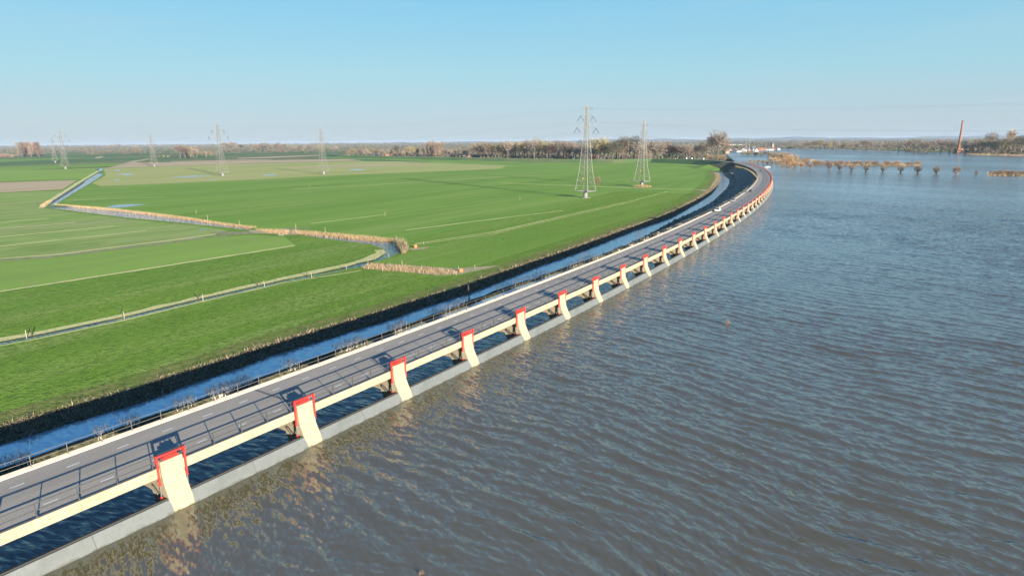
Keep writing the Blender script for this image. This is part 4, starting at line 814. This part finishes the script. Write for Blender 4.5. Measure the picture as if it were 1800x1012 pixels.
# ------------------------------------------------------------------ houses
HN = 0
def house(x, y, z, L_, W_, eh, rh, wall, roof, rz, label, group=None, shed=False):
    global HN
    if not shed: L_, W_, rh, eh = L_*.8, W_*.8, rh*.85, eh*.85
    X, Y = G(x, y, z); t = empty('house' if not shed else 'barn', (X, Y, z-.2), rz); ov = .35
    MB().prism([(-W_/2, 0), (W_/2, 0), (W_/2, eh), (0, eh+rh), (-W_/2, eh)], -L_/2, L_/2).build('wall', wall, t)
    rf = MB().prism([(-W_/2-ov, eh-.2), (0, eh+rh+.15), (W_/2+ov, eh-.2), (W_/2+ov, eh+.08), (0, eh+rh+.45), (-W_/2-ov, eh+.08)], -L_/2-ov, L_/2+ov).build('roof', roof, t)
    if not shed: MB().box(-.4+L_*.25, .4+L_*.25, -.4, .4, eh+rh*.6, eh+rh+1.1).build('chimney_stack', 'brick_dark', rf)
    for sd in (-1, 1):
        for k in range(max(2, int(L_/4))):
            xx = -L_/2+(k+.5)*L_/max(2, int(L_/4)); y0 = sd*(W_/2+.03)
            MB().box(xx-.6, xx+.6, min(y0, y0-sd*.1), max(y0, y0-sd*.1), 1., 2.3).build('window', 'glass_dark', t)
        x0 = sd*(L_/2+.03); MB().box(min(x0, x0-sd*.1), max(x0, x0-sd*.1), -.6, .6, eh-.2, eh+1.1).build('window', 'glass_dark', t)
    MB().box(-L_/2-.05, -L_/2+.05, 1, 2, 0, 2.1).build('door', 'wood_dark', t)
    HN += 1
    return tag(t, label, 'house' if not shed else 'barn', group)
WN = {'white': 'white', 'brick': 'red brick', 'brick_tan': 'tan brick', 'brick_dark': 'dark brick'}; RN = {'orange_tile': 'orange tiled', 'grey_tile': 'dark grey', 'brick_dark': 'brown tiled'}
def row_of(spec, where, group):
    for i, (x, y, z, L_, W_, eh, rh, wall, roof, rz) in enumerate(spec):
        house(x, y, z, L_, W_, eh, rh, wall, roof, R(rz), '%s house, %s roof, %s from left %s' % (WN[wall], RN[roof], ORD[i], where), group)
row_of([(612, 268, FZ, 16, 10, 4, 4, 'white', 'grey_tile', 20), (626, 269, FZ, 14, 9, 3.5, 4, 'brick_tan', 'brick_dark', 60), (640, 270, FZ, 18, 10, 3.5, 4, 'brick_dark', 'grey_tile', 5), (651, 270.5, FZ, 14, 9, 3.5, 4, 'brick_tan', 'brick_dark', 70)], 'in the hamlet behind the field barn', 'hamlet left')
row_of([(656, 275, FZ, 13, 8, 3, 4, 'white', 'grey_tile', 10), (664, 275.3, FZ, 15, 9, 3, 4.5, 'brick_dark', 'grey_tile', 40), (672, 275.5, FZ, 12, 8, 3, 4, 'brick_tan', 'brick_dark', 75), (681, 275.5, FZ, 13, 9, 3, 4.5, 'brick', 'orange_tile', 15), (692, 274.5, FZ, 20, 12, 4.5, 6.5, 'brick_tan', 'brick_dark', 85), (706, 273, FZ, 12, 8, 3, 4, 'brick_dark', 'grey_tile', 20), (714, 275, FZ, 14, 9, 3, 4, 'brick_tan', 'orange_tile', 8), (723, 276, FZ, 18, 9, 3, 3, 'white', 'brick_dark', 4), (741, 274, FZ, 12, 9, 3, 4, 'brick_dark', 'grey_tile', 30)], 'in the row left of the poplars', 'village row')
row_of([(753, 276, FZ, 12, 8, 3, 4, 'brick_dark', 'grey_tile', 10), (764, 276.5, FZ, 13, 8, 3, 4, 'brick_tan', 'brick_dark', 60), (788, 275.5, FZ, 14, 9, 3.5, 4, 'white', 'grey_tile', 30), (797, 276, FZ, 16, 9, 3, 4, 'brick_dark', 'grey_tile', 12), (809, 275.5, FZ, 12, 8, 3.2, 4, 'white', 'grey_tile', 70)], 'between poplars and brick farm', 'houses by the poplars')
row_of([(817, 279, FZ, 12, 9, 3, 5, 'brick_dark', 'grey_tile', 25), (825, 279.5, FZ, 12, 11, 3.5, 6.5, 'brick', 'grey_tile', 85), (836, 279, FZ, 16, 10, 3.5, 5, 'white', 'grey_tile', 8), (848, 279, FZ, 17, 10, 3.5, 5, 'brick_dark', 'grey_tile', 5), (858, 279, FZ, 14, 9, 3.5, 5, 'brick_tan', 'grey_tile', 60)], 'in the brick farm group', 'brick farm group')
row_of([(962, 277, FZ, 10, 8, 3, 4, 'brick_dark', 'grey_tile', 10), (969, 276.3, FZ, 14, 9, 4, 5, 'white', 'grey_tile', 75), (978, 276.5, FZ, 12, 8, 3, 4, 'white', 'grey_tile', 20), (995, 280, FZ, 14, 8, 2.8, 3.5, 'brick', 'orange_tile', 5), (1008, 279.5, FZ, 10, 8, 3, 4, 'white', 'grey_tile', 30), (1023, 270, FZ, 12, 9, 5, 4, 'white', 'grey_tile', 80), (1044, 280.5, FZ, 18, 11, 3, 7, 'brick', 'orange_tile', 20), (1060, 283, FZ, 22, 9, 2.5, 4, 'brick_dark', 'grey_tile', 3), (1099, 283, FZ, 24, 9, 5, 3, 'white', 'brick_dark', 4), (1148, 284.5, FZ, 16, 8, 2.6, 3, 'brick', 'orange_tile', 4), (1190, 279, FZ, 14, 8, 3, 3, 'white', 'grey_tile', 15)], 'in the trees behind the dike', 'houses behind the dike')
row_of([(1276, 269.5, .6, 16, 12, 5, 6, 'brick_tan', 'orange_tile', 30), (1284, 267, .6, 18, 12, 4, 6, 'white', 'grey_tile', 70), (1293, 266.5, .6, 22, 12, 4, 5, 'white', 'brick_dark', 40), (1298, 267.2, .6, 16, 10, 3.5, 4, 'white', 'grey_tile', 5), (1308, 266.3, .6, 24, 14, 6, 6, 'white', 'grey_tile', 60), (1316, 265.8, .6, 14, 10, 4, 5, 'brick_dark', 'grey_tile', 10), (1323, 265.7, .6, 20, 16, 7, 8, 'white', 'grey_tile', 35), (1329, 267, .6, 18, 12, 5, 6, 'white', 'brick_dark', 80), (1337, 264.8, .6, 22, 12, 4, 5, 'brick', 'orange_tile', 15), (1346, 264.3, .6, 20, 12, 4, 5, 'white', 'orange_tile', 50), (1354, 264.2, .6, 22, 12, 4, 5, 'white', 'grey_tile', 10), (1361, 263.6, .6, 20, 12, 5, 5, 'brick_dark', 'grey_tile', 70), (1367, 263.4, .6, 16, 11, 4, 5, 'white', 'grey_tile', 25), (1388, 263, .6, 16, 11, 4, 5, 'white', 'brick_dark', 5)], 'in the village beyond the flood', 'white village')
MB_ = None
X, Y = G(1357, 263.5, .6); t = empty('church_tower', (X, Y, .6), R(20)); MB().box(-3, 3, -3, 3, 0, 17).build('tower', 'brick_tan', t)
MB().add([(-3.2, -3.2, 17), (3.2, -3.2, 17), (3.2, 3.2, 17), (-3.2, 3.2, 17), (0, 0, 27)], [(0, 3, 2, 1), (0, 1, 4), (1, 2, 4), (2, 3, 4), (3, 0, 4)]).build('spire', 'grey_tile', t); tag(t, 'small church tower with a pointed spire rising from the white village', 'church')
X, Y = G(1312, 265.8, .6)
for i, (x, y, hh, lab) in enumerate([(1311, 266.5, 30, 'left one of two tall thin masts in the white village'), (1317, 266, 34, 'right one of two tall thin masts in the white village')]):
    X, Y = G(x, y, .6); t = empty('mast', (X, Y, .6)); MB().bar((0, 0, 0), (0, 0, hh), .35, 8, .15).build('pole', 'white', t); MB().bar((-1.5, 0, hh*.85), (1.5, 0, hh*.85), .12).build('crossbar', 'white', t); tag(t, lab, 'mast')
house(1292, 256.5, .6, 90, 30, 8, 2, 'white', 'grey_tile', 0, 'very long low white shed on the horizon right of the biggest tree', shed=True)
house(611, 276, FZ, 9, 6, 3, 1.4, 'white', 'white', R(20), 'small bright white field barn at the end of the brown strip', shed=True)
house(191, 266, FZ, 12, 9, 5, 3, 'white', 'grey_tile', R(20), 'lone tiny white farmhouse on the far left plain')
print('HOUSES', HN)

# ------------------------------------------------------------------ cars
def car(name, x, y, z, rz, paint, label, group='cars on the bridge', van=False):
    X, Y = (x, y); t = empty(name, (X, Y, z), rz); w = .88
    if van: side = [(-2.45, .35), (2.4, .35), (2.45, .9), (2.1, 1.15), (1.45, 1.95), (1.2, 2.1), (-2.4, 2.1), (-2.5, 1.9)]
    else: side = [(-2.15, .32), (2.1, .32), (2.2, .55), (2.12, .78), (1.2, .92), (.45, 1.36), (-.2, 1.46), (-1.2, 1.42), (-1.85, 1.02), (-2.18, .92), (-2.2, .5)]
    n = len(side); V = []; k = [(-w, 0), (-w*.97, 0), (w*.97, 0), (w, 0)]
    for yy, q in ((-w, 1), (w, -1)):
        for px_, pz in side: ins = .16*max(0, (pz-.9)/.55) if not van else .06*max(0, pz-1); V.append((px_, yy+q*ins, pz))
    Fc = [tuple(range(n-1, -1, -1)), tuple(range(n, 2*n))]+[(i, (i+1) % n, n+(i+1) % n, n+i) for i in range(n)]
    b = MB().add(V, Fc).build('body', paint, t); bm_ = b.modifiers.new('bevel', 'BEVEL'); bm_.width = .07; bm_.segments = 2
    if van: MB().add([(2.09, -.72, 1.2), (2.09, .72, 1.2), (1.5, .68, 1.9), (1.5, -.68, 1.9)], [(0, 1, 2, 3)]).build('windscreen', 'glass_dark', t).location = (.05, 0, .03)
    else:
        MB().add([(1.12, -.74, .97), (1.12, .74, .97), (.48, .64, 1.36), (.48, -.64, 1.36)], [(0, 1, 2, 3)]).build('windscreen', 'glass_dark', t).location = (.03, 0, .03)
        MB().add([(-1.8, -.72, 1.05), (-1.8, .72, 1.05), (-1.24, .62, 1.4), (-1.24, -.62, 1.4)], [(0, 1, 2, 3)]).build('rear_window', 'glass_dark', t).location = (-.03, 0, .03)
    for sd in (-1, 1):
        q = [(.95, 1.0), (.38, 1.32), (-.25, 1.37), (-1.1, 1.34), (-1.6, 1.02)] if not van else [(2., 1.25), (1.4, 1.85), (.4, 1.85), (.4, 1.25)]
        MB().add([(a, sd*(w-.16*max(0, (b_-.9)/.55)+.03 if not van else w-.02), b_) for a, b_ in q], [tuple(range(len(q)))]).build('side_window', 'glass_dark', t)
        MB().box(2.08, 2.17, sd*.62-.16, sd*.62+.16, .6, .74).build('headlight', 'lamp', t)
        for ax in (-1.35, 1.35):
            wh = MB().bar((ax, sd*.70, .32), (ax, sd*.9, .32), .33, 16).build('wheel', 'tyre', t); MB().bar((ax, sd*.89, .32), (ax, sd*.915, .32), .19, 12).build('rim', 'rim', wh)
        MB().box(.75, .95, sd*.95-.08, sd*.95+.08, .95, 1.08).build('mirror', paint, t)
    return tag(t, label, 'van' if van else 'car', group)
for (x, y, pnt, lab, fw) in [(1262, 371.5, 'car_white', 'white car driving on the bridge, nearest of the cars', 1), (1289, 354.5, 'car_silver', 'silver-blue car following the white car on the bridge', 1), (1318.5, 338.2, 'car_dark', 'dark car behind the silver one on the bridge', 1), (1337, 302.5, 'car_dark', 'farthest dark car at the sharpest part of the bridge bend', 1)]:
    p = G(x, y, 3.88); s_, n_ = sn(p); p = C(s_, n_); car('car', p[0], p[1], 3.88, th(s_)+math.pi*fw, pnt, lab)
for i, (x, y, pnt, lab, vn) in enumerate([(1262, 282.2, 'car_dark', 'dark car on the dike road below the biggest tree', False), (1233, 281.3, 'car_white', 'white and orange van on the dike road left of the biggest tree', True), (1212, 281.2, 'car_white', 'right one of two white vans on the dike road', True), (1203, 281.2, 'car_white', 'left one of two white vans on the dike road', True)]):
    zc = 4.45 if x > 1250 else 4.3
    bi = min(range(len(rd)), key=lambda q: abs(900+F*rd[q][0]/rd[q][1]-x)); p = rd[bi]; q = rd[min(bi+1, len(rd)-1)]; zr = 3.95 if bi/(len(rd)-1) < .6 else 3.95-(bi/(len(rd)-1)-.6)/.4*.9
    car('van' if vn else 'car', p[0], p[1], zr, math.atan2(q[1]-p[1], q[0]-p[0]), pnt, lab, 'vehicles on the dike road', vn)

# ------------------------------------------------------------------ small things: fence posts, poles, markers, a boat
def post(x, y, h, m, label, group, r_=.09, name='fence_post', cat='post', z=FZ):
    X, Y = G(x, y, z); t = MB().bar((0, 0, -.4), (0, 0, h), r_, 8, r_*.9).bar((0, 0, h), (0, 0, h+.05), r_*.9, 8, r_*.4).build(name, m); t.location = (X, Y, z); t.rotation_euler = (rs.uniform(-.05, .05), rs.uniform(-.05, .05), 0)
    return tag(t, label, cat, group)
pp = [(47, 594), (219, 560), (357, 529), (465, 504), (548, 489), (609, 474)]; pk = [(56, 591), (217, 556), (349, 526), (453, 501.5), (540, 486)]
for i, (x, y) in enumerate(pp): post(x, y, 1.5, 'pale_post', 'pale wooden post, %s from the left along the narrow near ditch' % ORD[i], 'pale posts by the near ditch', .07)
for i, (x, y) in enumerate(pk): post(x, y, 1.5, 'wood_dark', 'dark leaning post, %s from the left along the narrow near ditch' % ORD[i], 'dark posts by the near ditch', .10)
for i, (x, y) in enumerate([(638, 418), (647, 464), (672, 477), (684, 453), (701, 423), (707, 446), (707, 465), (737, 481), (745, 431), (802, 484), (806, 475), (835, 473)]): post(x, y, 1.25, 'pale_post', 'pale stake, %s from the left around the ditch bend and reed strip' % ORD[i], 'stakes at the ditch bend', .06)
for i, (x, y) in enumerate([(67, 297), (179, 293), (544, 330), (677, 380), (345, 376.5), (365, 387), (421, 396), (520, 403), (572, 409.5), (914, 352), (1104, 321), (446, 284), (522, 285), (462, 276)]): post(x, y, 2.2, 'pale_post', 'pale field marker stake, %s listed from west to east in the meadows' % ORD[i] if False else 'pale marker stake %s' % ['by the far left track', 'at the head of the zigzag ditch', 'beside the upper furrow', 'at the end of the middle furrow', 'above the left third of the tan reeds', 'above the middle of the tan reeds', 'above the right third of the tan reeds', 'just right of the culvert track', 'above the reeds right of the culvert', 'in the field left of the nearest pylon', 'between the two nearest pylons', 'on the brown strip left of the middle pylon', 'on the brown strip near the middle pylon', 'in the green strip before the far belt'][i], 'field marker stakes', .07)
post(825.5, 537, 4.6, 'wood_dark', 'tall dark mooring pole in the canal beside the railing', None, .16, 'mooring_pole', 'pole', WZ)
for x, y, lab in ((731, 435, 'orange marker block at the outer bend of the ditch'), (811, 478, 'orange marker block at the right end of the reed strip')):
    X, Y = G(x, y, FZ); o = MB().box(-.45, .45, -.3, .3, 0, .7).box(-.3, .3, -.2, .2, .7, .95).build('marker_block', 'orange'); o.location = (X, Y, FZ); tag(o, lab, 'marker')
X, Y = G(494, 413.5, FZ); o = MB().box(-1.1, 1.1, -.2, .2, -.8, .25).bar((0, -.3, -.35), (0, .3, -.35), .4, 12).build('culvert_head', 'concrete_grey'); o.location = (X, Y, FZ); tag(o, 'pale culvert headwall where the track crosses the ditch', 'culvert')
X, Y = G(1349, 294.3, 0); t = empty('boat', (X, Y, 0), R(12)); MB().add([(-4.2, -1.1, .75), (3., -1.1, .75), (4.8, 0, .95), (3., 1.1, .75), (-4.2, 1.1, .75), (-4., -.7, -.3), (2.6, -.7, -.3), (4., 0, -.2), (2.6, .7, -.3), (-4., .7, -.3)], [(0, 1, 2, 3, 4), (5, 9, 8, 7, 6), (0, 5, 6, 1), (1, 6, 7, 2), (2, 7, 8, 3), (3, 8, 9, 4), (4, 9, 5, 0)]).build('hull', 'white', t)
MB().box(-1.5, 1.2, -.7, .7, .76, 1.35).build('cabin', 'white', t); MB().box(1.2, 1.25, -.6, .6, .9, 1.25).build('window', 'glass_dark', t); tag(t, 'low white boat on the river beside the far bend of the bridge', 'boat')

# ------------------------------------------------------------------ the air
hz = MB().box(-29000, 29000, -2500, 29500, -7.5, 82).build('haze', 'grass'); hz.data.materials.clear()
hm = bpy.data.materials.new('haze'); hm.use_nodes = True; t = hm.node_tree; t.nodes.remove(t.nodes['Principled BSDF']); v = t.nodes.new('ShaderNodeVolumePrincipled')
v.inputs['Color'].default_value = (.42, .55, .72, 1); v.inputs['Density'].default_value = 5e-5; v.inputs['Anisotropy'].default_value = 0
t.links.new(v.outputs[0], t.nodes['Material Output'].inputs['Volume']); hz.data.materials.append(hm); tag(hz, 'thin pale winter haze lying over the plain', 'haze', kind='stuff')
